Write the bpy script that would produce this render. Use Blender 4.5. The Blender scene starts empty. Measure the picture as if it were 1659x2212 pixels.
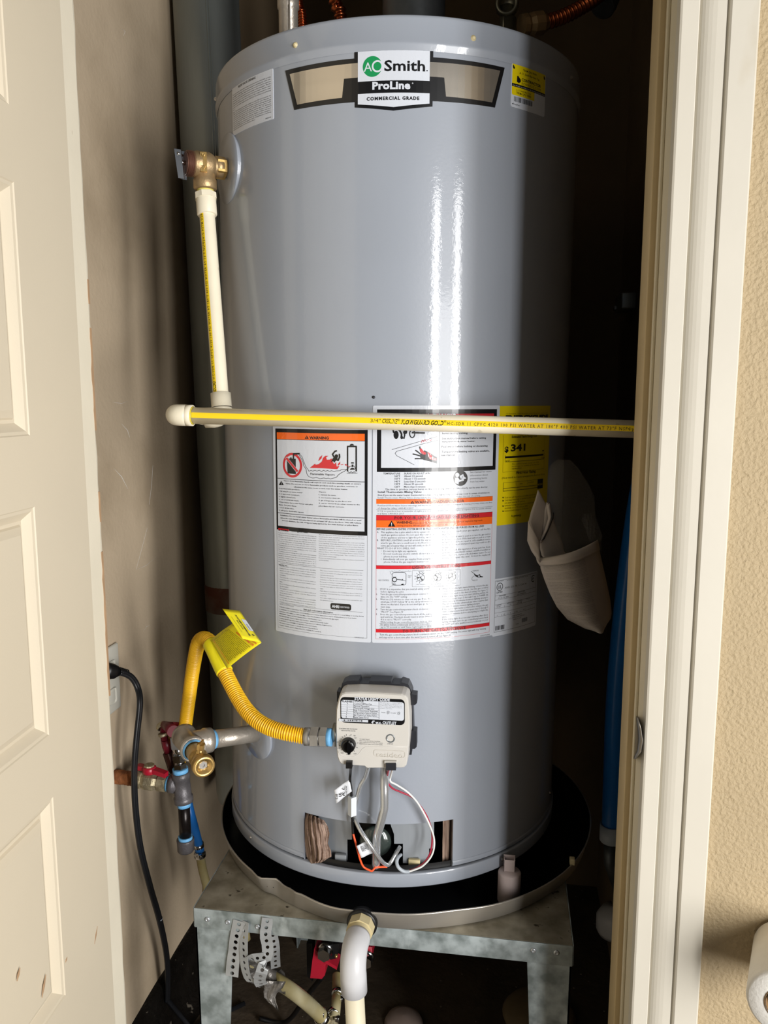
import bpy, bmesh, math, random
from mathutils import Vector, Matrix
from mathutils.geometry import tessellate_polygon
random.seed(7)
R_ = math.radians
C = bpy.context.scene.collection
SC = bpy.context.scene

# ------------------------------------------------------------------ camera
W, H = 1659, 2212
F, PITCH, YAW, ROLL = 1700.6457, 0.141850, 0.152555, -0.000524
CAM = Vector((0.188733, -1.319544, 0.699410))
FW = Vector((-math.sin(YAW)*math.cos(PITCH), math.cos(YAW)*math.cos(PITCH), -math.sin(PITCH)))
_r = Vector((math.cos(YAW), math.sin(YAW), 0)); _u = _r.cross(FW)
RT = math.cos(ROLL)*_r + math.sin(ROLL)*_u
UP = -math.sin(ROLL)*_r + math.cos(ROLL)*_u
cd = bpy.data.cameras.new('camera'); cam = bpy.data.objects.new('camera', cd); C.objects.link(cam)
cd.sensor_fit = 'VERTICAL'; cd.sensor_height = 36; cd.lens = F*36/H; cd.clip_start = 0.01
cam.matrix_world = Matrix(((RT.x, UP.x, -FW.x, CAM.x), (RT.y, UP.y, -FW.y, CAM.y), (RT.z, UP.z, -FW.z, CAM.z), (0, 0, 0, 1)))
SC.camera = cam

# ------------------------------------------------------------------ light and exposure
SC.view_settings.view_transform = 'Standard'; SC.view_settings.look = 'None'
SC.view_settings.gamma = 1; SC.view_settings.use_curve_mapping = False
SC.view_settings.exposure = 0.0
wd = bpy.data.worlds.new('world'); SC.world = wd; wd.use_nodes = True
wd.node_tree.nodes['Background'].inputs[0].default_value = (0.80, 0.88, 1.0, 1)
wd.node_tree.nodes['Background'].inputs[1].default_value = 0.09

def area(name, az, dist, z, w, h, power, col=(1, .96, .9), elev_target=0.35, spread=None):
    a = R_(az)                                   # azimuth from the view side (-y) towards the right (+x)
    loc = Vector((math.sin(a)*dist, -math.cos(a)*dist, z))
    ld = bpy.data.lights.new(name, 'AREA'); ld.shape = 'RECTANGLE'; ld.size = w; ld.size_y = h
    ld.energy = power; ld.color = col
    o = bpy.data.objects.new(name, ld); C.objects.link(o); o.location = loc
    o.rotation_euler = (Vector((0, 0, elev_target)) - loc).to_track_quat('-Z', 'Y').to_euler()
    return o
area('open_garage_door_light', 41, 3.0, 0.25, 1.2, 1.8, 52, (1, .98, .96))
area('doorway_daylight', 31, 3.4, 0.55, 0.22, 2.3, 38, (1, .99, .975))
area('window_daylight', 44.5, 3.4, 0.55, 0.34, 2.3, 52, (1, .99, .975))

# ------------------------------------------------------------------ geometry helpers
def ray(px, py): return FW + RT*((px - W/2)/F) - UP*((py - H/2)/F)
def AT(px, py, ax, v):
    d = ray(px, py); return CAM + d*((v - CAM[ax])/d[ax])
def Y(px, py, y): return AT(px, py, 1, y)
def X(px, py, x): return AT(px, py, 0, x)
def Z(px, py, z): return AT(px, py, 2, z)
R = 0.28; LX, LY = 0.00704, -0.00295
def lean(z): return Vector((LX*z, LY*z, 0))
def TP(th, z, r=R):
    return Vector((r*math.cos(th) + LX*z, r*math.sin(th) + LY*z, z))
def K(px, py, r=R):                               # picture point -> (angle, height) on the tank shell
    z = 0.5; d = ray(px, py)
    for _ in range(5):
        o = CAM - lean(z); a = d.x**2 + d.y**2; b = o.x*d.x + o.y*d.y; q = o.x**2 + o.y**2 - r*r
        s = max(b*b - a*q, 0); t = (-b - math.sqrt(s))/a; P = CAM + d*t; z = P.z
    P2 = P - lean(z)
    return math.atan2(P2.y, P2.x), z
def TK(px, py, r=R):
    th, z = K(px, py, r); return TP(th, z, r)

ORG = {}
def tag(o, label=None, cat=None, group=None, kind=None):
    if label: o['label'] = label
    if cat: o['category'] = cat
    if group: o['group'] = group
    if kind: o['kind'] = kind
    return o
def empty(name, loc, label, cat, group=None):
    o = bpy.data.objects.new(name, None); C.objects.link(o); o.location = loc; o.empty_display_size = .05
    ORG[o.name] = Vector(loc); return tag(o, label, cat, group)

class MB:
    def __init__(s): s.v = []; s.f = []; s.m = []; s.sm = []
    def add(s, vs, fs, m=0, smooth=False):
        o = len(s.v); s.v += [Vector(v) for v in vs]
        for f in fs: s.f.append([i + o for i in f]); s.m.append(m); s.sm.append(smooth)
        return s
    def box(s, lo, hi, m=0, bevel=0, mat=None, seg=2):
        lo, hi = Vector(lo), Vector(hi); c = (lo + hi)/2; d = hi - lo
        bm = bmesh.new(); bmesh.ops.create_cube(bm, size=1)
        for v in bm.verts: v.co = Vector((v.co.x*d.x, v.co.y*d.y, v.co.z*d.z))
        if bevel: bmesh.ops.bevel(bm, geom=bm.edges[:], offset=bevel, segments=seg, affect='EDGES', profile=.5)
        M = (mat or Matrix.Identity(4)) @ Matrix.Translation(c) if mat is None else mat @ Matrix.Translation(c)
        bm.verts.index_update()
        s.add([M @ v.co for v in bm.verts], [[v.index for v in f.verts] for f in bm.faces], m, bool(bevel)); bm.free(); return s
    def tube(s, path, r, n=12, m=0, smooth=True, caps=True, flat=1.0):
        P = [Vector(p) for p in path]; rr = r if isinstance(r, (list, tuple)) else [r]*len(P)
        T = []
        for i in range(len(P)):
            t = (P[min(i+1, len(P)-1)] - P[max(i-1, 0)])
            T.append(t.normalized() if t.length > 1e-9 else Vector((0, 0, 1)))
        a = Vector((0, 0, 1)) if abs(T[0].z) < .9 else Vector((1, 0, 0))
        N = (a - T[0]*a.dot(T[0])).normalized(); vs = []
        for i in range(len(P)):
            N = (N - T[i]*N.dot(T[i])).normalized(); B = T[i].cross(N)
            for k in range(n):
                an = 2*math.pi*k/n; vs.append(P[i] + (N*math.cos(an) + B*math.sin(an)*flat)*rr[i])
        fs = []
        for i in range(len(P)-1):
            for k in range(n):
                a, b = i*n+k, i*n+(k+1) % n; fs.append([a, b, b+n, a+n])
        s.add(vs, fs, m, smooth)
        if caps:
            o = len(s.v) - len(vs)
            s.f.append([o+k for k in range(n)][::-1]); s.m.append(m); s.sm.append(False)
            s.f.append([o+(len(P)-1)*n+k for k in range(n)]); s.m.append(m); s.sm.append(False)
        return s
    def lathe(s, p0, ax, prof, n=24, m=0, smooth=True):      # prof: (distance along axis, radius)
        p0 = Vector(p0); ax = Vector(ax).normalized()
        path = [p0 + ax*d for d, _ in prof]
        a = Vector((0, 0, 1)) if abs(ax.z) < .9 else Vector((1, 0, 0))
        N = (a - ax*a.dot(ax)).normalized(); B = ax.cross(N); vs = []
        for (d, r), p in zip(prof, path):
            for k in range(n):
                an = 2*math.pi*k/n; vs.append(p + (N*math.cos(an) + B*math.sin(an))*r)
        fs = [[i*n+k, i*n+(k+1) % n, (i+1)*n+(k+1) % n, (i+1)*n+k] for i in range(len(prof)-1) for k in range(n)]
        return s.add(vs, fs, m, smooth)
    def cyl(s, p0, p1, r, n=24, m=0, smooth=True, bevel=0):
        p0, p1 = Vector(p0), Vector(p1); L = (p1-p0).length; b = min(bevel, L/3, r/2)
        pr = [(0, 0), (0, r-b), (b, r), (L-b, r), (L, r-b), (L, 0)] if b else [(0, 0), (0, r), (0, r), (L, r), (L, r), (L, 0)]
        if not smooth or not b: pr = [(0, 0), (0, r), (L, r), (L, 0)]
        return s.lathe(p0, p1-p0, pr, n, m, smooth and b > 0) if not (smooth and not b) else s._cyl(p0, p1, r, n, m)
    def _cyl(s, p0, p1, r, n, m): return s.tube([p0, p1], r, n, m)
    def prism(s, poly, d, m=0, smooth=False):                # planar polygon extruded by vector d
        poly = [Vector(p) for p in poly]; d = Vector(d); n = len(poly)
        tri = tessellate_polygon([poly])
        s.add(poly + [p+d for p in poly], [list(t) for t in tri] + [[a+n for a in t][::-1] for t in tri], m, False)
        o = len(s.v) - 2*n
        for i in range(n):
            j = (i+1) % n; s.f.append([o+i, o+j, o+n+j, o+n+i]); s.m.append(m); s.sm.append(smooth)
        return s
    def grid(s, rows, m=0, smooth=True, thick=0):
        nr, nc = len(rows), len(rows[0]); vs = [Vector(p) for r in rows for p in r]
        fs = [[i*nc+j, i*nc+j+1, (i+1)*nc+j+1, (i+1)*nc+j] for i in range(nr-1) for j in range(nc-1)]
        return s.add(vs, fs, m, smooth)
    def build(s, name, mats, parent=None, org=None, kind=None, recalc=True, solid=0):
        if not isinstance(mats, (list, tuple)): mats = [mats]
        if parent is not None: org = ORG[parent.name]
        elif org is None:
            xs = [v.x for v in s.v]; ys = [v.y for v in s.v]; zs = [v.z for v in s.v]
            org = Vector(((min(xs)+max(xs))/2, (min(ys)+max(ys))/2, min(zs)))
        org = Vector(org)
        me = bpy.data.meshes.new(name); me.from_pydata([v - org for v in s.v], [], s.f)
        for mt in mats: me.materials.append(mt)
        me.polygons.foreach_set('material_index', s.m); me.polygons.foreach_set('use_smooth', s.sm); me.update()
        if recalc:
            bm = bmesh.new(); bm.from_mesh(me); bmesh.ops.recalc_face_normals(bm, faces=bm.faces[:]); bm.to_mesh(me); bm.free()
        o = bpy.data.objects.new(name, me); C.objects.link(o); ORG[o.name] = org
        if parent is not None: o.parent = parent
        else: o.location = org
        if solid:
            md = o.modifiers.new('solid', 'SOLIDIFY'); md.thickness = solid; md.offset = 0
        if kind: o['kind'] = kind
        return o

def spl(P, k=8):
    P = [Vector(p) for p in P]; out = []
    for i in range(len(P)-1):
        a, b, c, d = P[max(i-1, 0)], P[i], P[i+1], P[min(i+2, len(P)-1)]
        for j in range(k):
            t = j/k
            out.append(.5*((2*b) + (c-a)*t + (2*a-5*b+4*c-d)*t*t + (-a+3*b-3*c+d)*t**3))
    out.append(P[-1]); return out
def resamp(P, step):
    P = [Vector(p) for p in P]; L = [0]
    for a, b in zip(P, P[1:]): L.append(L[-1] + (b-a).length)
    n = max(2, int(L[-1]/step)); out = []; j = 0
    for i in range(n+1):
        d = L[-1]*i/n
        while j < len(L)-2 and L[j+1] < d: j += 1
        t = (d-L[j])/max(L[j+1]-L[j], 1e-9); out.append(P[j].lerp(P[j+1], min(t, 1)))
    return out
def arc3(c, u, v, r, a0, a1, n=10):
    return [Vector(c) + Vector(u)*r*math.cos(R_(a0+(a1-a0)*i/n)) + Vector(v)*r*math.sin(R_(a0+(a1-a0)*i/n)) for i in range(n+1)]

# ------------------------------------------------------------------ materials
def lin(h):
    c = [int(h[i:i+2], 16)/255 for i in (0, 2, 4)]
    return [x/12.92 if x <= .04045 else ((x+.055)/1.055)**2.4 for x in c]
def mat(name, hexc, rough=.5, metal=0, var=.08, vs=12, bump=0, bs=150, coat=0, alpha=1, trans=0, ior=1.45, hex2=None, lo=.35, hi=.65, detail=6, aniso=0, stretch=None, coatr=.1, spec=None, rvar=0):
    m = bpy.data.materials.new(name); m.use_nodes = True; nt = m.node_tree; N = nt.nodes; L = nt.links
    b = N['Principled BSDF']; col = lin(hexc)
    b.inputs['Roughness'].default_value = rough; b.inputs['Metallic'].default_value = metal
    b.inputs['IOR'].default_value = ior; b.inputs['Coat Weight'].default_value = coat; b.inputs['Coat Roughness'].default_value = coatr
    b.inputs['Alpha'].default_value = alpha; b.inputs['Transmission Weight'].default_value = trans
    if spec is not None: b.inputs['Specular IOR Level'].default_value = spec
    tc = N.new('ShaderNodeTexCoord'); mp = N.new('ShaderNodeMapping'); L.new(tc.outputs['Object'], mp.inputs[0])
    if stretch: mp.inputs['Scale'].default_value = stretch
    if var or hex2:
        nz = N.new('ShaderNodeTexNoise'); nz.inputs['Scale'].default_value = vs; nz.inputs['Detail'].default_value = detail
        L.new(mp.outputs[0], nz.inputs['Vector'])
        rp = N.new('ShaderNodeValToRGB'); L.new(nz.outputs['Fac'], rp.inputs[0])
        rp.color_ramp.elements[0].position = lo; rp.color_ramp.elements[1].position = hi
        c2 = lin(hex2) if hex2 else [min(1, x*(1+var)) for x in col]
        c1 = col if hex2 else [x*(1-var) for x in col]
        rp.color_ramp.elements[0].color = (*c1, 1); rp.color_ramp.elements[1].color = (*c2, 1)
        L.new(rp.outputs[0], b.inputs['Base Color'])
        if rvar:
            mr = N.new('ShaderNodeMapRange'); L.new(nz.outputs['Fac'], mr.inputs[0])
            mr.inputs['From Min'].default_value = lo; mr.inputs['From Max'].default_value = hi
            mr.inputs['To Min'].default_value = rough-rvar; mr.inputs['To Max'].default_value = rough+rvar; L.new(mr.outputs[0], b.inputs['Roughness'])
    else: b.inputs['Base Color'].default_value = (*col, 1)
    if bump:
        n2 = N.new('ShaderNodeTexNoise'); n2.inputs['Scale'].default_value = bs; n2.inputs['Detail'].default_value = 3
        L.new(mp.outputs[0], n2.inputs['Vector'])
        bp = N.new('ShaderNodeBump'); bp.inputs['Strength'].default_value = 1; bp.inputs['Distance'].default_value = bump
        L.new(n2.outputs['Fac'], bp.inputs['Height']); L.new(bp.outputs[0], b.inputs['Normal'])
        if coat: L.new(bp.outputs[0], b.inputs['Coat Normal'])
    return m
def spots(m, hexc, scale=30, lo=.62, hi=.66, vec=None, amt=1):         # scuffs and stains of their own shape
    nt = m.node_tree; N = nt.nodes; L = nt.links; b = N['Principled BSDF']
    tc = N.new('ShaderNodeTexCoord'); mp = N.new('ShaderNodeMapping'); L.new(tc.outputs['Object'], mp.inputs[0])
    if vec: mp.inputs['Scale'].default_value = vec
    nz = N.new('ShaderNodeTexNoise'); nz.inputs['Scale'].default_value = scale; nz.inputs['Detail'].default_value = 5; L.new(mp.outputs[0], nz.inputs['Vector'])
    rp = N.new('ShaderNodeMapRange'); L.new(nz.outputs['Fac'], rp.inputs[0]); rp.inputs['From Min'].default_value = lo; rp.inputs['From Max'].default_value = hi; rp.inputs['To Max'].default_value = amt
    mx = N.new('ShaderNodeMix'); mx.data_type = 'RGBA'; L.new(rp.outputs[0], mx.inputs['Factor'])
    src = b.inputs['Base Color']
    if src.is_linked: L.new(src.links[0].from_socket, mx.inputs[6])
    else: mx.inputs[6].default_value = src.default_value
    mx.inputs[7].default_value = (*lin(hexc), 1); L.new(mx.outputs[2], b.inputs['Base Color']); return m

M = {}
M['tank'] = mat('grey_enamel', '959BA5', .36, 0, .02, 6, .00010, 220, coat=.6, coatr=.07)
M['tank_in'] = mat('grey_inner_steel', '8B9095', .4, .2, .05, 10)
M['drywall'] = spots(mat('tan_drywall', 'B6A48B', .85, 0, .06, 5, .0006, 120), '7C6A50', 3.2, .5, .75, amt=.6)
spots(M['drywall'], 'C9C4BC', 24, .735, .75, (1, 1, .35), amt=.7)
M['backwall'] = mat('shade_darkened_brown_wall', '6F5F49', .85, 0, .1, 5, .0006, 120)  # brown wall tone, darkened in its colour to stand in for closet shade
M['wallpaint'] = mat('warm_textured_paint', 'A99675', .7, 0, .03, 6, .0022, 230)
M['hjamb'] = spots(mat('chipped_jamb_paint', 'E2D9C4', .5, 0, .03, 8, .0002, 90), 'A58E6D', 40, .70, .72, (1, 1, .25))
M['scratch'] = mat('pale_scratch', 'D6D3CE', .8, 0, 0)
M['plate'] = mat('dull_strike_plate', '8A857C', .3, .8, .05, 40)
M['door'] = spots(mat('beige_door_paint', 'D1C5AE', .5, 0, .025, 3, .00008, 300), '6B5443', 9, .80, .82, (1, 1, .5))
M['trim'] = spots(mat('cream_trim_paint', 'C7C1B3', .45, 0, .03, 5, .0001, 120), 'B3A68C', 14, .68, .8, (1, 1, .4), .5)
M['jamb'] = spots(mat('cream_jamb_paint', 'CEC4AB', .5, 0, .04, 8, .0002, 90), '8A6B49', 30, .70, .72, (1, 1, .25))
M['wood'] = mat('bare_wood', 'AE8E6E', .7, 0, .1, 30)
M['jambdark'] = mat('tan_jamb_stop', 'BBA67E', .5, 0, .05, 8)
M['floor'] = spots(mat('dirty_concrete', '4C4134', .75, 0, .35, 9, .002, 60), '8C8478', 60, .72, .74)
M['curb'] = spots(mat('black_tar_base', '15120F', .35, 0, .3, 30, .003, 90), '5D564C', 45, .66, .7)
M['galv'] = mat('galvanised_steel', '8F9490', .36, .75, .18, 7, .0001, 300, hex2='A6ABA8', rvar=.08)
M['ductmat'] = mat('dull_galvanised_duct', '8C928E', .36, .65, .2, 6, .0002, 60, hex2='B0B8B8', stretch=(1, 1, .3))
M['stand'] = spots(mat('zinc_stand', '747D7C', .42, .3, .2, 45, .0001, 200, hex2='A3ACAD', rvar=.1), 'CBD4D6', 34, .56, .72, (1, 1, .6), .7)
M['standtop'] = spots(mat('dusty_zinc_top', '6F6857', .6, .3, .2, 30, .0002, 120, hex2='A09A8A', lo=.3, hi=.7), '3E372C', 60, .64, .70)
M['panmetal'] = mat('aluminium_pan', 'B0AAA0', .33, .65, .06, 4, .0003, 30, hex2='C4BEB4')
M['panliner'] = mat('black_pan_inside', '050506', .22, 0, .1, 10, .0002, 60)
M['cpvc'] = spots(mat('cream_cpvc', 'E9E0C8', .35, 0, .03, 20), 'B8AD90', 60, .66, .7, amt=.5)
M['pvc'] = mat('white_pvc', 'CBCBCD', .35, 0, .02, 20)
M['ivory'] = mat('ivory_pvc', 'CDBF95', .4, 0, .05, 20)
M['oldpvc'] = spots(mat('stained_pvc_pipe', 'E0D7BC', .45, 0, .04, 10), 'A4946D', 40, .62, .7, (1, 1, .3), .6)
M['yellow'] = mat('yellow_stripe', 'F4D21E', .4, 0, 0)
M['brass'] = mat('brass', 'C7A566', .34, .85, .1, 30, .0001, 300)
M['bronze'] = mat('cast_bronze', 'AE946E', .45, .7, .15, 40, .0003, 400)
M['rust'] = mat('rusty_pipe', '5A3420', .75, .3, .3, 60, .0012, 220, hex2='9C6238')
M['maroon'] = mat('maroon_paint', '6B1A26', .35, 0, .1, 30)
M['red'] = mat('red_handle', 'A0182C', .35, 0, .05, 30)
M['blackiron'] = mat('black_iron', '605D5F', .42, .35, .2, 60, .0005, 350)
M['blackpipe'] = mat('black_pipe', '1F1A19', .25, .5, .2, 40)
M['chrome'] = mat('bright_chrome', 'C9CACB', .15, 1, .03, 40)
M['steel'] = mat('worn_steel', 'ABA9A5', .3, .7, .1, 40, .0001, 300)
M['malleable'] = mat('galvanised_iron_fitting', 'ABA398', .38, .6, .1, 40, .0004, 300)
M['crusty'] = mat('crusted_valve_metal', '8C8168', .5, .7, .3, 90, .001, 250, hex2='C2B798')
M['tape'] = mat('blue_thread_sealant', '6FB0E0', .5, 0, .08, 80, .0004, 300)
M['hose'] = mat('yellow_gas_hose_coating', 'F6C024', .32, 0, .03, 20)
M['tagy'] = mat('yellow_tag_sheet', 'F0E11C', .4, 0, .02, 10)
M['black'] = mat('black_rubber', '0C0C0D', .4, 0, .1, 30)
M['blackgloss'] = mat('black_knob_plastic', '08080A', .18, 0, 0)
M['cord'] = mat('black_cord', '17181B', .4, 0, .1, 40)
M['blue'] = mat('blue_tube', '1F6FC0', .35, 0, .05, 30)
M['bluepipe'] = mat('blue_pipe_sleeve', '1D6AB4', .3, 0, .05, 30)
M['greycap'] = mat('grey_pipe_coupling', 'A6AEB6', .4, 0, .05, 30)
M['tubing'] = mat('cloudy_vinyl_tubing', 'A79F80', .25, 0, .1, 15, hex2='948552')
M['control'] = mat('off_white_plastic', 'C8C5BF', .38, 0, .01, 30)
M['controldark'] = mat('dark_grey_plastic', '26272C', .4, 0, .05, 30)
M['white'] = mat('white_wire', 'E2E2E0', .4, 0, 0)
M['redwire'] = mat('red_wire', 'A3243C', .4, 0, 0)
M['orange'] = mat('orange_wire', 'EE5A2C', .4, 0, 0)
M['nylon'] = mat('translucent_nylon', 'D4DBE2', .3, 0, 0)
M['insul'] = mat('brown_fibreglass', '5A4335', .95, 0, .3, 190, .0010, 300, hex2='A89080', stretch=(1, 1, .07), lo=.36, hi=.66, detail=3)
M['copper'] = mat('copper', 'A85A36', .28, 1, .1, 40)
M['flue'] = mat('dark_flue_steel', '55585A', .45, .7, .2, 30)
M['paper'] = mat('manual_paper', 'AFA69E', .8, 0, .04, 30)
M['alu'] = mat('bright_aluminium_tube', 'D2D5D8', .22, .75, .03, 40)
M['greyprint'] = mat('fine_grey_print', 'A29A92', .8, 0, 0)
M['bag'] = mat('clear_plastic_bag', 'CFCBC2', .10, 0, 0, 10, .003, 40, alpha=.035)
M['outlet'] = mat('white_outlet_plate', 'C7C4B8', .4, 0, .03, 30)
M['strap'] = mat('perforated_zinc_strap', '9FA1A1', .38, .35, .1, 40)
M['rag'] = mat('silver_duct_tape', '77736E', .4, .5, .25, 30, .002, 120)
M['tp'] = mat('toilet_tissue', 'E0DDD6', .9, 0, .03, 40, .0004, 300)
M['card'] = mat('brown_cardboard', '8A6A45', .8, 0, .1, 30)
M['bolt'] = mat('zinc_bolt', 'A8ACAF', .35, .6, .05, 40)
# printing inks
M['lw'] = mat('label_white', 'CDD2DB', .28, 0, 0, 6, .00018, 260, coat=.6, coatr=.05)
M['lk'] = mat('label_black', '101012', .3, 0, 0, coat=.3)
M['lo'] = mat('label_orange', 'F0691D', .3, 0, 0, 6, .00018, 260, coat=.6, coatr=.05)
M['lr'] = mat('label_red', 'C8242E', .3, 0, 0, 6, .00018, 260, coat=.6, coatr=.05)
M['ly'] = mat('label_yellow', 'E2CB07', .35, 0, 0)
M['lg'] = mat('label_green', '1C8A50', .3, 0, 0)
M['ls'] = mat('brushed_silver_foil', 'D2C9BB', .2, .85, .04, 60, stretch=(.05, .05, 1))
M['lt'] = mat('grey_text_ink', '54565A', .4, 0, 0)
M['lb'] = mat('brown_text_ink', '6E5800', .4, 0, 0)
M['tw'] = mat('tag_white', 'D3D6DB', .4, 0, 0)

# ------------------------------------------------------------------ printing
_tc = {}
def glyphs(body, bold=0, slant=0, sp=1):
    k = (body, bold, slant, sp)
    if k in _tc: return _tc[k]
    c = bpy.data.curves.new('t', 'FONT'); c.body = body; c.resolution_u = 2 if len(body) < 24 else 1
    c.offset = bold; c.shear = slant; c.space_character = sp
    o = bpy.data.objects.new('t', c); me = bpy.data.meshes.new_from_object(o)
    v = [(p.co.x, p.co.y) for p in me.vertices]; f = [list(q.vertices) for q in me.polygons]
    bpy.data.objects.remove(o); bpy.data.meshes.remove(me); bpy.data.curves.remove(c)
    if not v: v = [(0, 0)]
    x0 = 0 if body[0] == ' ' else min(p[0] for p in v); x1 = max(p[0] for p in v)
    _tc[k] = ([(x-x0, y/.73) for x, y in v], f, max(x1-x0, 1e-3)); return _tc[k]

class CylS:
    def __init__(s, r=R): s.r = r
    def inv(s, px, py): th, z = K(px, py, s.r); return th*s.r, z
    def pos(s, a, b, h): return TP(a/s.r, b, s.r+h)
    curved = True
class PlaneS:
    curved = False
    def __init__(s, o, e1, n):
        s.o = Vector(o); s.n = Vector(n).normalized(); s.e1 = (Vector(e1) - s.n*Vector(e1).dot(s.n)).normalized(); s.e2 = s.n.cross(s.e1)
        if s.e2.z < 0: s.e2 = -s.e2
    def inv(s, px, py):
        d = ray(px, py); P = CAM + d*((s.o-CAM).dot(s.n)/d.dot(s.n)) - s.o; return P.dot(s.e1), P.dot(s.e2)
    def pos(s, a, b, h): return s.o + s.e1*a + s.e2*b + s.n*h
class Print:
    def __init__(s, surf, ox=0, oy=0, sc=1, inks=('lk', 'lw', 'lo', 'lr', 'ly', 'lg', 'ls', 'lt', 'lb'), base=.0007):
        s.S = surf; s.o = (ox, oy, sc); s.items = []; s.inks = list(inks); s.base = base; s.seq = 0
    def frame(s, ox, oy, sc): s.o = (ox, oy, sc); return s
    def q(s, x, y): return s.S.inv(s.o[0] + x/s.o[2], s.o[1] + y/s.o[2])
    def _add(s, vs, fs, ink, layer): s.items.append((vs, fs, s.inks.index(ink), s.base + layer*.00012))
    def raw(s, P, ink='lk', layer=1):
        T = tessellate_polygon([[Vector((a, b, 0)) for a, b in P]]); s._add(P, [list(t) for t in T], ink, layer)
    def poly(s, pts, ink='lk', layer=1): s.raw([s.q(*p) for p in pts], ink, layer)
    def rect(s, x0, y0, x1, y1, ink='lk', layer=1):           # true rectangle on the surface, corners taken from the photo frame
        a, b = s.q(x0, y0); c, d = s.q(x1, y1); s.raw([(a, b), (c, b), (c, d), (a, d)], ink, layer)
    def rst(s, a, b, c, d, ink='lk', layer=1): s.raw([(a, b), (c, b), (c, d), (a, d)], ink, layer)
    def line(s, pts, w, ink='lk', layer=1, closed=False):
        P = [Vector(s.q(*p)) for p in pts]; w = w/s.o[2]/F*1.03/2
        if closed: P.append(P[0])
        for a, b in zip(P, P[1:]):
            d = (b-a);
            if d.length < 1e-7: continue
            d.normalize(); n = Vector((-d.y, d.x))*w; e = d*w*.5
            s._add([tuple(a-e+n), tuple(a-e-n), tuple(b+e-n), tuple(b+e+n)], [[0, 1, 2, 3]], ink, layer)
    def circ(s, x, y, rx, ry=None, ink='lk', layer=1, n=28, a0=0, a1=360):
        ry = ry or rx; s.poly([(x+rx*math.cos(R_(a0+(a1-a0)*i/n)), y+ry*math.sin(R_(a0+(a1-a0)*i/n))) for i in range(n)], ink, layer)
    def ring(s, x, y, rx, ry, w, ink='lk', layer=1, n=28):
        s.line([(x+rx*math.cos(2*math.pi*i/n), y+ry*math.sin(2*math.pi*i/n)) for i in range(n)], w, ink, layer, True)
    def text(s, body, x, y, xr, h, ink='lk', layer=1, bold=0, slant=0, rot=0, asp=.92, sp=1):
        v, f, w = glyphs(body, bold, slant, sp); a, b = s.q(x, y); th = s.q(x, y-h)[1] - b
        if xr is None: sx = th*asp/.73
        else: sx = (s.q(xr, y)[0] - a)/w
        s._add([(a + p[0]*sx, b + p[1]*th) for p in v], f, ink, layer)
    def para(s, lines, x, y, dy, xr, h, ink='lt', bold=0, last=.6, asp=.9):
        for i, t in enumerate(lines):
            if not t: continue
            e = xr
            if t.endswith('|'): t = t[:-1]; e = None
            s.text(t, x, y + i*dy, e, h, ink, 1, bold, asp=asp)
    def build(s, name, parent):
        bm = bmesh.new(); hl = bm.verts.layers.float.new('h')
        for vs, fs, mi, h in s.items:
            V = []
            for a, b in vs:
                v = bm.verts.new((a, b, 0)); v[hl] = h; V.append(v)
            for f in fs:
                try: g = bm.faces.new([V[i] for i in f]); g.material_index = mi
                except ValueError: pass
        if s.S.curved:
            xs = [v.co.x for v in bm.verts]; lo, hi = min(xs), max(xs); st = .009
            k = math.ceil(lo/st)
            while k*st < hi:
                x = k*st; k += 1
                fs = [f for f in bm.faces if min(v.co.x for v in f.verts) < x-1e-5 and max(v.co.x for v in f.verts) > x+1e-5 and f.calc_area() > 8e-7]
                if fs:
                    ge = list({e for f in fs for e in f.edges}) + list({v for f in fs for v in f.verts}) + fs
                    bmesh.ops.bisect_plane(bm, geom=ge, plane_co=(x, 0, 0), plane_no=(1, 0, 0))
        for v in bm.verts: v.co = s.S.pos(v.co.x, v.co.y, v[hl])
        bm.normal_update()
        me = bpy.data.meshes.new(name); org = ORG[parent.name]
        for v in bm.verts: v.co -= org
        bm.to_mesh(me); bm.free()
        for k in s.inks: me.materials.append(M[k])
        o = bpy.data.objects.new(name, me); C.objects.link(o); o.parent = parent; ORG[o.name] = org; return o

def rrect(a, b, c, d, r, n=5):                                 # rounded rectangle in surface units, b top, d bottom
    out = []
    for cx, cy, a0 in ((c-r, b-r, 0), (a+r, b-r, 90), (a+r, d+r, 180), (c-r, d+r, 270)):
        seq = [(cx+r*math.cos(R_(a0+t)), cy+r*math.sin(R_(a0+t))) for t in [90*i/n for i in range(n+1)]]
        out.append(seq)
    return [p for s_ in (out[0], out[1], out[2], out[3]) for p in s_]
def sheet(name, surf, poly, ink, parent, h=.0007):             # a sticker: thin sheet following the shell
    bm = bmesh.new(); hl = bm.verts.layers.float.new('h')
    T = tessellate_polygon([[Vector((a, b, 0)) for a, b in poly]]); V = [bm.verts.new((a, b, 0)) for a, b in poly]
    for t in T: bm.faces.new([V[i] for i in t])
    bmesh.ops.recalc_face_normals(bm, faces=bm.faces[:])
    r = bmesh.ops.extrude_face_region(bm, geom=bm.faces[:])
    for g in r['geom']:
        if isinstance(g, bmesh.types.BMVert): g.co.z = 1
    if surf.curved:
        xs = [v.co.x for v in bm.verts]; k = math.ceil(min(xs)/.009)
        while k*.009 < max(xs):
            bmesh.ops.bisect_plane(bm, geom=bm.verts[:]+bm.edges[:]+bm.faces[:], plane_co=(k*.009, 0, 0), plane_no=(1, 0, 0)); k += 1
    for v in bm.verts: v.co = surf.pos(v.co.x, v.co.y, h if v.co.z > .5 else 0.0) - ORG[parent.name]
    bmesh.ops.recalc_face_normals(bm, faces=bm.faces[:])
    me = bpy.data.meshes.new(name); bm.to_mesh(me); bm.free(); me.materials.append(M[ink])
    o = bpy.data.objects.new(name, me); C.objects.link(o); o.parent = parent; ORG[o.name] = ORG[parent.name]; return o

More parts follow.
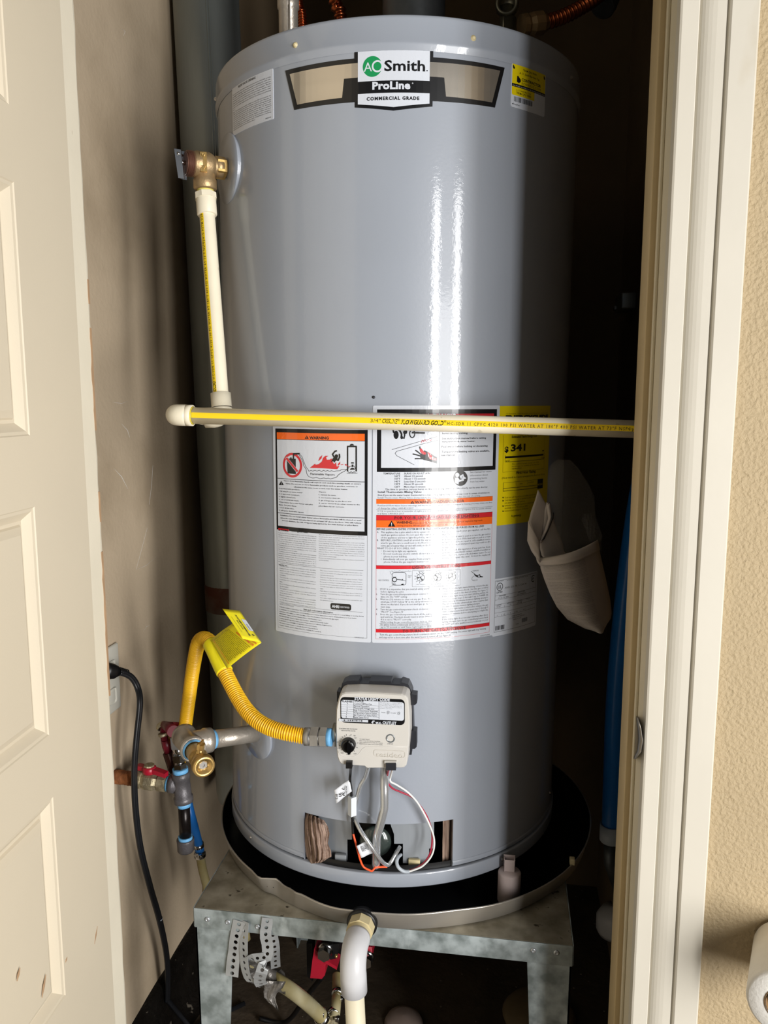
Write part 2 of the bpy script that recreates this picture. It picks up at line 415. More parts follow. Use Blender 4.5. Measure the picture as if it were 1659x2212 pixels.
# ================================================================== THE SETTING
FL = -0.517; XL, XR, YB, YF0, YF = -0.45, 0.44, 0.572, -0.36, -0.445; CEIL = 1.75
def S_(name, boxes, m, bevel=0):
    b = MB()
    for lo, hi in boxes: b.box(lo, hi, 0, bevel)
    return tag(b.build(name, m), kind='structure')
S_('floor', [((-3, -4, FL-.05), (3, YB+.1, FL))], M['floor'])
S_('wall_left', [((XL-.08, YF0, FL), (XL, YB+.08, CEIL))], M['drywall'])
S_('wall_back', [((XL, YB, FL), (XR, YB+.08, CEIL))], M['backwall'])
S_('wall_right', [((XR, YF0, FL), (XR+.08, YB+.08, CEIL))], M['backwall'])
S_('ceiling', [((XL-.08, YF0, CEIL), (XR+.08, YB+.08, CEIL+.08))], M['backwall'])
JX0, JX1 = -.337, .3475
S_('wall_front', [((-2.6, YF, FL), (JX0-.018, YF0, 2.1)), ((JX1+.018, YF, FL), (2.6, YF0, 2.1)), ((JX0-.018, YF, 1.56), (JX1+.018, YF0, 2.1))], M['wallpaint'])
b = MB()                                                    # black tarred footing along the left wall
n = 26; rows = []
for i in range(n+1):
    y = YF0 + (YB-YF0)*i/n; w = .004*math.sin(i*1.7)+.003*math.sin(i*3.1)
    rows.append([(XL, y, FL+.112+w*.3), (XL+.014+w*.4, y, FL+.108+w*.4), (XL+.02+w, y, FL+.05), (XL+.03+w, y, FL+.01), (XL+.06+w, y, FL)])
b.grid(rows); tag(b.build('baseboard_left', M['curb']), kind='structure')
# jambs: left hinge jamb with chipped edges, right latch jamb with its stop
b = MB(); n = 60; rr_ = random.Random(3); rows = []
for i in range(n+1):
    z = FL + (1.56-FL)*i/n; j = rr_.uniform(-.001, .0006); j2 = rr_.uniform(-.0008, .0008)
    rows.append([(JX0-.018, YF, z), (JX0+j2, YF, z), (JX0, YF+.003, z), (JX0, YF0-.004, z), (JX0+j-.001, YF0, z), (JX0-.018, YF0, z)])
b.grid(rows, smooth=False); lj = tag(b.build('trim_1', M['hjamb']), kind='structure')
def chips(parent, spots_, x, face):
    for k, (y0, y1, z0, z1) in enumerate(spots_):
        c = MB(); n = max(4, int((z1-z0)/.012)); P = []
        for i in range(n+1): P.append((x+.0006, y1 if face > 0 else y0, z0+(z1-z0)*i/n))
        for i in range(n, -1, -1): P.append((x+.0006, (y0 if face > 0 else y1) + rr_.uniform(-.0015, .0015), z0+(z1-z0)*i/n))
        c.prism(P, (-.0012, 0, 0)); c.build('paint_chip', M['wood'], parent)
chips(lj, [(YF0-.004, YF0, .66, .79), (YF0-.003, YF0, .82, .85), (YF0-.004, YF0, .30, .50), (YF0-.003, YF0, .54, .58)], JX0, 1)
b = MB(); b.box((JX1, YF, FL), (JX1+.018, YF0, 1.56)); b.box((JX0-.018, YF, 1.56), (JX1+.018, YF0, 1.545))
rj = tag(b.build('trim_2', M['jamb']), kind='structure')
b = MB(); b.box((JX1-.010, -.405, FL), (JX1, YF0+.002, 1.545), 0, .0015); b.build('door_stop', M['jambdark'], rj)
b = MB(); b.box((JX1-.0035, -.413, FL), (JX1, -.405, 1.545), 0, .001); b.build('weather_strip', M['jamb'], rj)
# strike plate set in the latch jamb, lip curling over the jamb edge
def JP(px, py, t=.0015): return X(px, py, JX1-t)
b = MB(); b.prism([JP(1360, 1522), JP(1371, 1540), JP(1377, 1552), JP(1377, 1628), JP(1369, 1632), JP(1357, 1612)], (.0014, 0, 0))
Lc = [(1376, 1548), (1376, 1570), (1375, 1600), (1373, 1622), (1371, 1638)]; Rc = [(1378, 1551), (1384, 1573), (1388, 1600), (1384, 1624), (1372, 1640)]
rows = [[JP(*l), JP(*l).lerp(Y(r[0], r[1], -.4665), .5)+Vector((-.0012, 0, 0)), Y(r[0], r[1], -.4665)] for l, r in zip(Lc, Rc)]
b.grid(rows); sp = b.build('strike_plate', M['plate'], rj, solid=.0010)
b = MB(); b.prism([JP(1366, 1558, .0020), JP(1371, 1562, .0020), JP(1371, 1602, .0020), JP(1366, 1597, .0020)], (.0008, 0, 0)); b.build('strike_hole', M['black'], sp)
# right casing, run as a moulded profile
prof = [(.3475, YF), (.3475, -.4625), (.3495, -.4635), (.3645, -.4635), (.3655, -.4625), (.3660, -.4540), (.3672, -.4560), (.3690, -.4580), (.3715, -.4597), (.3745, -.4610), (.3780, -.4619), (.3820, -.4625), (.3905, -.4628), (.3908, -.4580), (.3925, -.4580), (.3932, -.4625), (.3950, -.4640), (.4190, -.4640), (.4207, -.4625), (.4207, YF)]
b = MB(); b.prism([(x, y, FL) for x, y in prof], (0, 0, 1.62-FL)); tag(b.build('trim_3', M['trim'], recalc=True), kind='structure')
b = MB(); b.prism([(JX0-.0, y, 1.548+(x-.3475)) for x, y in prof], (JX1-JX0, 0, 0)); tag(b.build('trim_4', M['trim']), kind='structure')
b = MB(); b.prism([(-(x-.3475)+JX0-.003, y, FL) for x, y in prof], (0, 0, 1.62-FL)); tag(b.build('trim_5', M['trim']), kind='structure')

# open door leaf, hinged on the left jamb and swung out towards the viewer
da = R_(3.0); DD = Vector((math.sin(da), -math.cos(da), 0)); DP = Vector((-.302, -.449, 0)) + DD*.006; DN = Vector((math.cos(da), math.sin(da), 0))
def D(s_, z, h=0): return DP + DD*s_ + DN*h + Vector((0, 0, z))
TH = .035; DW = .70; DT = 1.535; DB = FL+.012
cols = [(.115, .312), (.376, .573)]; rowsz = [(1.234, 1.485), (.912, .982+.0), ]  # placeholder, rebuilt below
rowsz = [(.984, 1.235), (.663, .912), (.338, .589), (.024, .266), (-.40, -.048)]
def dbox(bm_, s0, s1, z0, z1, h0, h1):
    P = [D(s0, z0, h0), D(s1, z0, h0), D(s1, z1, h0), D(s0, z1, h0)]
    bm_.prism(P, DN*(h1-h0))
b = MB(); ss = [0, cols[0][0], cols[0][1], cols[1][0], cols[1][1], DW]
for a, c in ((0, 1), (2, 3), (4, 5)): dbox(b, ss[a], ss[c], DB, DT, -TH, 0)
zz = [DB] + [v for r in sorted(rowsz) for v in r] + [DT]
for cidx in (1, 3):
    for i in range(0, len(zz), 2): dbox(b, ss[cidx], ss[cidx+1], zz[i], zz[i+1], -TH, 0)
door = tag(b.build('door_1', M['door'], org=D(0, DB)), kind='structure')
for c0, c1 in cols:
    for z0, z1 in rowsz:
        b = MB(); ring = []
        for ins, h in ((0, 0), (.0012, -.0012), (.0045, -.0018), (.013, -.0085), (.0165, -.0085), (.0185, -.0060), (.026, -.0020), (.027, -.0020)):
            ring.append([D(c0+ins, z0+ins, h), D(c1-ins, z0+ins, h), D(c1-ins, z1-ins, h), D(c0+ins, z1-ins, h)])
        vs = [p for r in ring for p in r]; fs = []
        for i in range(len(ring)-1):
            for j in range(4): k = (j+1) % 4; fs.append([i*4+j, i*4+k, i*4+4+k, i*4+4+j])
        e = (len(ring)-1)*4; fs.append([e, e+1, e+2, e+3]); b.add(vs, fs)
        P = [D(c0, z0, -TH), D(c1, z0, -TH), D(c1, z1, -TH), D(c0, z1, -TH)]; b.prism(P, DN*.006)
        b.build('panel', M['door'], door)
wl_ = bpy.data.objects['wall_left']
for pts_ in ([(246, 1012), (262, 1030), (276, 1056)], [(330, 1005), (327, 1050), (322, 1090)], [(318, 1140), (306, 1185), (294, 1230)], [(293, 1231), (315, 1222), (338, 1202)], [(309, 1364), (316, 1354), (324, 1350)], [(262, 62), (270, 68), (266, 78)], [(240, 868), (262, 872), (276, 866)], [(262, 915), (275, 930), (280, 945)]):
    b = MB(); P = [X(x, y, XL+.0002) for x, y in pts_]; up_ = [q+Vector((0, .0009, .0006)) for q in P[::-1]]
    b.prism(P[:1]+P[1:]+up_[1:-1], (.0004, 0, 0)); b.build('scratch', M['scratch'], wl_)
b = MB(); b.add([], [])
for (px, py, l, an) in ((207, 2020, .020, 60), (40, 2105, .012, 55), (95, 2130, .022, 62), (143, 2073, .006, 40)):   # scratches through the paint
    d = ray(px, py); p = CAM + d*((DP-CAM).dot(DN)/d.dot(DN)); s0 = (p-DP).dot(DD); z0 = p.z
    u = (math.cos(R_(an)), math.sin(R_(an)))
    P = [D(s0-u[0]*l*.5, z0+u[1]*l*.5, .0004), D(s0+.0012, z0+.0012, .0004), D(s0+u[0]*l*.5, z0-u[1]*l*.5, .0004), D(s0-.0012, z0-.0012, .0004)]
    b.prism(P, DN*-.0008)
b.build('paint_scratch', M['wood'], door)
for z in (-.3, .55, 1.35):                                  # butt hinges on the left jamb
    b = MB(); b.cyl((JX0+.002, -.4515, z-.04), (JX0+.002, -.4515, z+.04), .0045, 12); b.box((JX0-.0005, -.449, z-.04), (JX0+.0006, -.425, z+.04)); b.build('hinge', M['steel'], door)

# ================================================================== THE HEATER AND WHAT CARRIES IT
heater = empty('water_heater', (0, 0, 0), 'tall grey cylindrical gas water heater standing in a round pan', 'water heater')
OT0, OT1, OZ0, OZ1 = R_(-109.75), R_(-63.45), .024, .0975
def zopen(th): return OZ1
b = MB(); NT = 180
ths = sorted(set([-math.pi + 2*math.pi*i/NT for i in range(NT)] + [OT0, OT1])); zs = [.0245, .0250, OZ1] + [OZ1 + (1.138-OZ1)*i/10 for i in range(1, 11)]
idx = {}; vs = []
for i, t in enumerate(ths):
    for j, z in enumerate(zs): idx[i, j] = len(vs); vs.append(TP(t, z))
fs = []
for i, t in enumerate(ths):
    i2 = (i+1) % len(ths); tm = t + 1e-4
    for j in range(len(zs)-1):
        if OT0 <= tm < OT1 and j <= 1: continue
        fs.append([idx[i, j], idx[i2, j], idx[i2, j+1], idx[i, j+1]])
b.add(vs, fs, 0, True)
# returned edges of the burner opening
e = [TP(OT0, OZ0), TP(OT0, OZ1)] ; b.add([TP(OT0, .02), TP(OT0, OZ1), TP(OT0, OZ1, R-.004), TP(OT0, .02, R-.004)], [[0, 1, 2, 3]]); b.add([TP(OT1, .02), TP(OT1, OZ1), TP(OT1, OZ1, R-.004), TP(OT1, .02, R-.004)], [[0, 1, 2, 3]])
aa = [OT0 + (OT1-OT0)*i/24 for i in range(25)]
b.grid([[TP(t, OZ1) for t in aa], [TP(t, OZ1, R-.004) for t in aa]])
b.build('jacket', M['tank'], heater, recalc=False)
def ringprof(prof, n=180):
    vs = []; fs = []
    for z, r in prof:
        for k in range(n): vs.append(TP(2*math.pi*k/n, z, r))
    for i in range(len(prof)-1):
        for k in range(n): fs.append([i*n+k, i*n+(k+1) % n, (i+1)*n+(k+1) % n, (i+1)*n+k])
    return vs, fs
b = MB(); b.add(*ringprof([(1.128, R+.0004), (1.1345, R+.0032), (1.1375, R+.0035), (1.1395, R+.0022), (1.165, R+.0022), (1.1685, R+.0012), (1.170, R-.001), (1.170, R-.006), (1.163, R-.007), (1.163, .05)]), 0, True)
b.build('top_cap', M['tank'], heater)
b = MB(); b.add(*ringprof([(.0215, R-.004), (.0218, R+.0018), (.0210, R+.0028), (.019, R+.0030), (.002, R+.0030), (0, R+.0015), (0, .05)]), 0, True)
b.build('base_ring', M['tank'], heater)
ab_ = [OT1 + (2*math.pi-(OT1-OT0))*i/150 for i in range(151)]; b = MB(); b.grid([[TP(t, z, r) for t in ab_] for z, r in ((.0262, R+.0003), (.0300, R+.0012), (.0320, R+.0003))]); b.build('jacket_bead', M['tank'], heater)
b = MB(); b.add(*ringprof([(.015, R-.0045), (.031, R-.0045)]), 0, True); b.build('seam_gap', M['black'], heater)
for px, py, m in ((640, 100, 'ivory'), (1021, 88, 'ivory'), (1247, 185, 'steel'), (545, 1804, 'chrome'), (1082, 1858, 'chrome'), (466, 208, 'chrome')):
    th, z = K(px, py) if px not in (466, 1247) else ((R_(-158), 1.148) if px == 466 else (R_(-22), 1.148))
    if z > 1.13: z = 1.148
    if z < .05: z = .0125
    p = TP(th, z, R+.0015); nrm = Vector((math.cos(th), math.sin(th), 0))
    b = MB(); b.lathe(p, nrm, [(0, .0036), (.0010, .0036), (.0012, .0026), (.0026, .0024), (.0034, .0012), (.0034, 0)], 12, 0, True); b.build('screw', M[m], heater)
th, z = K(1187, 1711); b = MB(); b.lathe(TP(R_(-12), .05, R-.001), (1, -.2, 0), [(0, .003), (.003, .003), (.004, 0)], 8); b.build('screw', M['chrome'], heater)
b = MB(); b.lathe(TP(*K(807, 858)), (0, -1, 0), [(0, .0022), (.0012, .0018), (.0014, 0)], 8); b.build('dent_mark', M['controldark'], heater)
# pipe escutcheons on the shell
for th, z, rr in ((R_(-142.7), 1.029, .048), (R_(-129.9), .1936, .040)):
    nrm = Vector((math.cos(th), math.sin(th), 0)); p = TP(th, z, R-.0185 if rr > .045 else R-.0085)
    b = MB(); b.lathe(p, nrm, [(.006, rr*.97), (.0190 if rr > .045 else .0098, rr), (.0198 if rr > .045 else .0106, rr*.992), (.0208 if rr > .045 else .0114, rr*.5), (.0212 if rr > .045 else .0116, .012)], 48); b.build('escutcheon', M['tank'], heater)
# burner compartment: inner shell, cut-out plate, sight window, insulation
RI = .262; b = MB()
b.add([TP(t, z, RI-.035) for t in aa for z in (-.0, .115)], [[2*i, 2*i+2, 2*i+3, 2*i+1] for i in range(24)])
b.grid([[TP(t, .115, R-.0035) for t in aa], [TP(t, .115, RI-.036) for t in aa]]); b.build('burner_chamber', M['black'], heater)
CI = CylS(RI)
def plate(name, pts, m, r=RI, th=.0012, parent=heater):
    s_ = CylS(r); return sheet(name, s_, [s_.inv(700+x/5.53, 1700+y/5.53) for x, y in pts], m, parent, th)
M['inner'] = M['tank_in']
plate('inner_door', [(-60, 330), (420, 330), (335, 420), (335, 622), (280, 622), (280, 870), (262, 893), (100, 860), (-60, 850)], 'inner')
plate('inner_door', [(765, 330), (1252, 330), (1252, 905), (942, 905), (942, 672), (838, 672), (836, 560), (800, 460)], 'inner', RI+.001)
plate('inner_frame', [(1252, 330), (1312, 330), (1312, 730), (1252, 730)], 'inner', RI-.001)
def gl(name, x, y, m, r0, k=1):
    p = TK(700+x/5.53, 1700+y/5.53, RI+k*.001); nrm = Vector((p.x, p.y, 0)).normalized()
    b = MB(); b.lathe(p-nrm*.002, nrm, [(0, r0), (.003, r0), (.0045, r0*.95), (.0075, r0*.75), (.0095, r0*.4), (.0100, 0)], 36); return b.build(name, M[m], heater)
M['glassdark'] = mat('dark_sight_glass', '39423F', .12, .2, .1, 20, coat=.5)
gl('sight_window', 612, 650, 'glassdark', .0235, -4)
for x, y in ((1078, 905), (200, 845)):
    p = TK(700+x/5.53, 1700+y/5.53, RI+.006); b = MB(); b.box(p-Vector((.0085, .003, .006)), p+Vector((.0085, .003, .006)), 0, .001); b.build('door_clip', M['ivory'] if x > 900 else M['inner'], heater)
b = MB()                                                    # tuft of fibreglass spilling from the left of the opening
N1, N2 = 60, 36; rows = []
cl = [(656, 1752, 700, 1772), (652, 1775, 708, 1785), (650, 1800, 712, 1800), (654, 1825, 708, 1822), (657, 1845, 715, 1838), (662, 1866, 716, 1850), (668, 1868, 700, 1862)]
for i in range(N1+1):
    u = i/N1*(len(cl)-1); k = min(int(u), len(cl)-2); f = u-k; a, c = cl[k], cl[k+1]
    q = [a[j]+(c[j]-a[j])*f for j in range(4)]; row = []
    for j in range(N2+1):
        v = j/N2; px = q[0]+(q[2]-q[0])*v; py = q[1]+(q[3]-q[1])*v
        fold = .5+.5*math.sin(v*34+1.5*math.sin(i*.15)+v*3); bul = math.sin(math.pi*min(max(v, .02), .98))
        prot = (.004 + .014*min(1, i/9))*bul + .0065*fold*bul + .0009*random.random()
        if i > N1-3: prot *= .5
        row.append(TK(px, py, R-.010+prot))
    rows.append(row)
b.grid(rows); tag(b.build('insulation', M['insul'], heater), kind='stuff')
b = MB(); s_ = CylS(R-.014); P = [s_.inv(700+x/5.53, 1700+y/5.53) for x, y in ((1420, 330), (1600, 330), (1600, 950), (1415, 950))]
rows = [[s_.pos(P[0][0]+(P[1][0]-P[0][0])*j/10, P[0][1]+(P[3][1]-P[0][1])*i/10, .003*math.sin(j*2.2)+.001*random.random()) for j in range(11)] for i in range(11)]
b.grid(rows); tag(b.build('insulation', M['insul'], heater), kind='stuff')
# flue collar on top
b = MB(); b.lathe((.030, .03, 1.163), (0, 0, 1), [(0, .0), (0, .052), (.10, .050), (.60, .050), (.60, .046), (0, .046)], 40); b.build('flue_pipe', M['flue'], heater)

# drain pan
pan = empty('drain_pan', (.0228, .0095, -.0465), 'round dented metal drain pan with black inside under the water heater', 'drain pan')
PC = Vector((.0228, .0095, 0)); PR = .3253
def dent(th):
    d = math.degrees(th) % 360 - 360; x = 0
    x -= .013*max(0, min(1, (d+124)/2.2))*max(0, min(1, (-d-100)/20))**1.2; x += .003*math.exp(-((d+126)/2.0)**2); x += .003*math.exp(-((d+113)/1.5)**2); x += .004*math.exp(-((d+103)/8)**2); x -= .004*math.exp(-((d+70)/8)**2)
    return x
def panring(prof, n=240):
    vs = []; fs = []
    for z, r, k in prof:
        for i in range(n):
            t = 2*math.pi*i/n; q = dent(t)*k; dz = -.004*k*math.exp(-((math.degrees(t) % 360-360+118)/3)**2) + .0012*math.sin(t*3)*k
            vs.append(PC + Vector(((r+q)*math.cos(t), (r+q)*math.sin(t), z+dz)))
    for i in range(len(prof)-1):
        for k in range(n): fs.append([i*n+k, i*n+(k+1) % n, (i+1)*n+(k+1) % n, (i+1)*n+k])
    return vs, fs
b = MB(); b.add(*panring([(-.0465, .01, 0), (-.0465, .308, 0), (-.0460, .314, .1), (-.043, .319, .4), (-.022, .3245, 1), (-.0185, .326, 1), (-.0168, .3265, 1), (-.0160, .3255, 1), (-.0163, .3243, 1)]), 0, True)
b.build('pan_shell', M['panmetal'], pan)
b = MB(); b.add(*panring([(-.0165, .3240, 1), (-.022, .3225, 1), (-.043, .3170, .4), (-.0450, .312, .1), (-.0455, .306, 0), (-.0455, .01, 0)]), 0, True)
b.build('pan_lining', M['panliner'], pan)
# feet that keep the heater off the pan
for a in (-40, -140, 90):
    b = MB(); p = Vector((.2*math.cos(R_(a)), .2*math.sin(R_(a)), 0)); b.box(p+Vector((-.02, -.02, -.0455)), p+Vector((.02, .02, .0005)), 0, .002); b.build('foot', M['black'], heater)
b = MB(); p = Y(1258, 1833, -.10); p = PC + Vector((.3235*math.cos(R_(-29)), .3235*math.sin(R_(-29)), -.0135)); b.box(p-Vector((.004, .005, .006)), p+Vector((.004, .005, .004)), 0, .001); b.build('rim_clip', M['ivory'], pan)

# stand
st = empty('water_heater_stand', (.02, -.02, FL), 'galvanised sheet metal stand on angled legs carrying the drain pan', 'stand')
sx0, sx1, sy0, sy1, sz = -.2540, .2957, -.2995, .27, -.0475
b = MB(); b.box((sx0, sy0, sz-.002), (sx1, sy1, sz), 0, .0008); b.build('stand_top', M['standtop'], st)
for nm, lo, hi in (('apron', (sx0, sy0-.0018, sz-.031), (sx1, sy0, sz-.0002)), ('apron', (sx0, sy1, sz-.031), (sx1, sy1+.0018, sz-.0002)), ('apron', (sx0-.0016, sy0, sz-.031), (sx0, sy1, sz-.0002)), ('apron', (sx1, sy0, sz-.031), (sx1+.0016, sy1, sz-.0002))):
    b = MB(); b.box(lo, hi, 0, .0006); b.build(nm, M['stand'], st)
def leg(x, y, dx, dy, wt, wb):
    b = MB(); o = .003
    top, bot = sz-.003, FL
    px_ = lambda z: x + dx*.0; 
    # two flanges of an angle, tapering downwards and raked slightly outwards
    ya = y + dy*.0
    b.prism([(x+dx*.0, ya, top), (x+dx*wt, ya, top), (x+dx*(wb+.004), ya, bot), (x+dx*.004, ya, bot)], (0, dy*.0022, 0))
    b.prism([(x+dx*.0, ya, top), (x+dx*.0, ya+dy*wt, top), (x+dx*.004, ya+dy*wb, bot), (x+dx*.004, ya, bot)], (dx*.0022, 0, 0))
    return b.build('leg', M['stand'], st)
leg(sx0+.001, sy0+.0002, 1, 1, .060, .030); leg(sx1-.001, sy0+.0002, -1, 1, .062, .034); leg(sx0+.001, sy1-.0002, 1, -1, .06, .03); leg(sx1-.001, sy1-.0002, -1, -1, .06, .03)
for px, py in ((448, 1986), (492, 1992), (557, 2002), (1152, 2053), (1202, 2058)):
    p = Y(px, py, sy0-.0018); b = MB(); b.lathe(p, (0, -1, 0), [(0, .0042), (.0006, .0042), (.0012, .0034), (.0020, .0024), (.0018, .0012), (.0008, .001), (.0008, 0)], 16); b.build('rivet', M['bolt'], st)

# vent duct in the left corner
duct = empty('vent_duct', (-.352, .22, -.155), 'large round dull galvanised duct running up behind the heater on the left', 'duct')
d0, d1 = Vector((-.352, .22, -.155)), Vector((-.387, .20, CEIL-.002)); dv = (d1-d0).normalized(); L_ = (d1-d0).length
b = MB(); b.lathe(d0, dv, [(0, .050), (.004, .058), (.02, .0608), (L_*.25, .061), (L_, .061), (L_, .058), (0, .05)], 48); b.build('duct_pipe', M['ductmat'], duct)
b = MB(); q = d0+dv*.425; b.lathe(q, dv, [(0, .061), (.001, .0625), (.05, .0628), (.055, .061)], 40)
b.build('tape_band', mat('rust_stained_tape', '6E6258', .6, .1, .3, 20, hex2='5A3020'), duct)
b = MB()
for k, (a0, dd) in enumerate(((-70, 0), (-66, .0))):
    b.tube([d0+dv*t+Vector((math.cos(R_(a0)), math.sin(R_(a0)), 0))*.0612 for t in (.05, .4, .41, L_-.01)], .0012, 6)
b.build('seam', M['ductmat'], duct)

# ================================================================== STICKERS ON THE SHELL
CS = CylS(R)
def L_rect(x0, y0, x1, y1): a, b_ = CS.inv(x0, y0); c, d = CS.inv(x1, y1); return a, b_, c, d
# brand badge
def smooth_top(P): return P
o = [(-.5539, 1.1214), (-.4554, 1.1214), (-.4554, 1.132), (-.3567, 1.132), (-.3567, 1.1214), (-.2575, 1.1214), (-.2711, 1.0712), (-.3567, 1.0702), (-.3567, 1.0638), (-.4057, 1.0581), (-.4548, 1.0638), (-.4548, 1.0702), (-.5399, 1.0712)]
lab = sheet('brand_badge', CS, o, 'lk', heater, .0006)
p = Print(CS, 600, 80, 3.318, base=.0006)
p.raw([(-.5465, 1.1157), (-.4509, 1.1157), (-.4509, 1.0987), (-.4689, 1.0987), (-.4715, 1.0766), (-.5352, 1.0766)], 'ls')
p.raw([(-.3609, 1.1157), (-.2647, 1.1165), (-.2757, 1.0766), (-.3396, 1.0766), (-.3423, 1.0987), (-.3609, 1.0987)], 'ls')
p.rst(-.4509, 1.1284, -.3609, 1.0935, 'lw'); p.raw([(-.4509, 1.0791), (-.3607, 1.0791), (-.3607, 1.067), (-.4058, 1.0622), (-.4509, 1.067)], 'lw')
cx, cz, rr = -.4325, 1.1104, .01215
p.raw([(cx+rr*math.cos(2*math.pi*i/36), cz+rr*math.sin(2*math.pi*i/36)) for i in range(36)], 'lg', 2)
def sth(txt, a, b_, c, h, ink, lay=3, bold=0, slant=0, sp=1, pr=None):
    v, f, w = glyphs(txt, bold, slant, sp); (pr or p)._add([(a+q[0]*(c-a)/w, b_+q[1]*h) for q in v], f, ink, lay)
sth('A', -.4432, 1.1048, -.4330, .0112, 'lw', 3, .0)
def sring(cx, cz, r, w, ink, lay, pr=None, n=32, a0=0, a1=360, ry=None):
    ry = ry or r
    for i in range(n):
        t0, t1 = R_(a0+(a1-a0)*i/n), R_(a0+(a1-a0)*(i+1)/n)
        (pr or p)._add([(cx+(r-w)*math.cos(t0), cz+(ry-w)*math.sin(t0)), (cx+r*math.cos(t0), cz+ry*math.sin(t0)), (cx+r*math.cos(t1), cz+ry*math.sin(t1)), (cx+(r-w)*math.cos(t1), cz+(ry-w)*math.sin(t1))], [[0, 1, 2, 3]], ink, lay)
sring(-.4262, 1.1104, .0071, .0021, 'lw', 3)
sth('Smith', -.4176, 1.1046, -.3668, .0128, 'lk', 3, .022, 0, 1.02)
p._add([(-.3650, 1.1046), (-.3636, 1.1046), (-.3636, 1.106), (-.3650, 1.106)], [[0, 1, 2, 3]], 'lk', 3)
sth('ProLine', -.4325, 1.0836, -.3850, .0088, 'lw', 3, .045, 0, 1.06); sring(-.3822, 1.0900, .0009, .0004, 'lw', 3, n=10)
sth('COMMERCIAL GRADE', -.4396, 1.0708, -.3736, .0040, 'lk', 3, .04, 0, 1.25)
p.build('badge_print', lab)

# relief valve notice (left)
lab = sheet('relief_valve_notice', CS, rrect(-.6720, 1.1308, -.5750, 1.0665, .002), 'lw', heater)
p = Print(CS)
def pin(pr, a0, b0, a1, b1, lines, h, ink='lk', bold=0):       # text block in surface units
    n = len(lines); dy = (b0-b1)/max(n-1, 1)
    for i, t in enumerate(lines):
        if not t: continue
        v, f, w = glyphs(t.rstrip('|'), bold); full = not t.endswith('|')
        k = (a1-a0)/w if full else h/.73*1.02
        pr._add([(a0+q[0]*k, b0-dy*i-h+q[1]*h) for q in v], f, ink, 1)
sth('RELIEF VALVE OPENING', -.652, 1.1245, -.609, .0030, 'lk', 1, .02)
pin(p, -.6695, 1.1205, -.5790, 1.1010, ['The water heater combination temperature and pressure relief valve opening', 'is plugged for shipping only. Remove plug before installing the relief valve', 'The pressure rating of the relief valve must not exceed 150 psi the maximum', 'working pressure of the water heater as shown on the rating plate. The Btu', 'rating must equal or exceed the input of the water heater. Install a relief', 'valve and a discharge pipe that conform to the requirements for relief', 'valves for hot water supply systems ANSI Z21.22 and the local plumbing', 'code.|'], .0016)
pin(p, -.6695, 1.0975, -.5790, 1.0745, ['Note: The discharge pipe must be installed in a way that lets hot water run', 'safely to an open drain. Do not thread plug or cap the end of the pipe. It', 'must pitch downward from the valve to allow complete drainage by gravity', 'and must stop six inches above the drain or the floor. Never place a valve', 'or other restriction between the relief valve and the tank. The discharge', 'pipe must not be smaller than the outlet of the valve. Contact a qualified', 'person to inspect the valve once each year. Failure to follow can cause', 'property damage serious injury or death. See the instruction manual for', 'complete details before you begin the work of installation or servicing', 'and keep this manual with the water heater for future reference|'], .0016)
sth('100046308', -.5900, 1.0690, -.5795, .0014, 'lk', 1)
p.build('notice_print', lab)

# rewards tag (right, yellow and white)
lab = sheet('yellow_code_sticker', CS, rrect(-.2462, 1.1305, -.1808, 1.0765, .003), 'lw', heater)
p = Print(CS); a0, a1 = -.2456, -.1814
p.raw(rrect(a0+.0004, 1.1300, a1-.0004, 1.0915, .0025)[:], 'ly'); p.rst(a0+.0002, 1.1055, a1-.0002, 1.1018, 'lk', 2)
p.rst(-.204, 1.1018, a1-.0001, 1.0912, 'lw', 2)
for cx in (-.2425, -.1838):
    p.raw([(cx-.0020, 1.128), (cx, 1.1265), (cx+.0015, 1.1245), (cx+.001, 1.123), (cx-.001, 1.1232), (cx-.002, 1.1245)], 'lk', 2)
sth('T8XM-CJF2-TRRH', -.2268, 1.1235, -.2008, .0024, 'lk', 2, .01); sth('A. O. Smith Bar Bee Tag', -.2330, 1.1188, -.1950, .0026, 'lk', 2)
p.raw([(-.2370, 1.1155), (-.2350, 1.1158), (-.2330, 1.1140), (-.2305, 1.1120), (-.2305, 1.1092), (-.2340, 1.1072), (-.2372, 1.1085)], 'lk', 2)
sth('CONTRACTOR', -.2290, 1.1110, -.1915, .0036, 'lk', 2, .03); sth('REWARDS.COM', -.2288, 1.1066, -.1918, .0032, 'lb', 2)
sth('See details on saving time & earning rewards online', -.2440, 1.1026, -.1830, .0018, 'lw', 3)
sth('A. O. Smith Bar Code', -.2380, 1.0975, -.2110, .0020, 'lk', 2); sth('T8XM-CJF2-TRRH', -.2378, 1.0938, -.2108, .0026, 'lk', 2, .01)
def bars(pr, a, b_, c, d, seed, ink='lk', lay=2, n=44):
    r = random.Random(seed); x = a; st = (c-a)/n
    while x < c-st:
        w = st*r.choice((.6, .6, 1.2, 1.8)); pr.rst(x, b_, min(x+w, c), d, ink, lay); x += w + st*r.choice((.6, .9, 1.4))
bars(p, -.2410, 1.0900, -.2065, 1.0838, 5, 'lt'); sth('PeelPrev', -.2405, 1.0795, -.2310, .0018, 'lk', 2)
p.raw([(-.2440, 1.0805), (-.2420, 1.0818), (-.2420, 1.0793)], 'lk', 2)
p.build('sticker_print', lab)

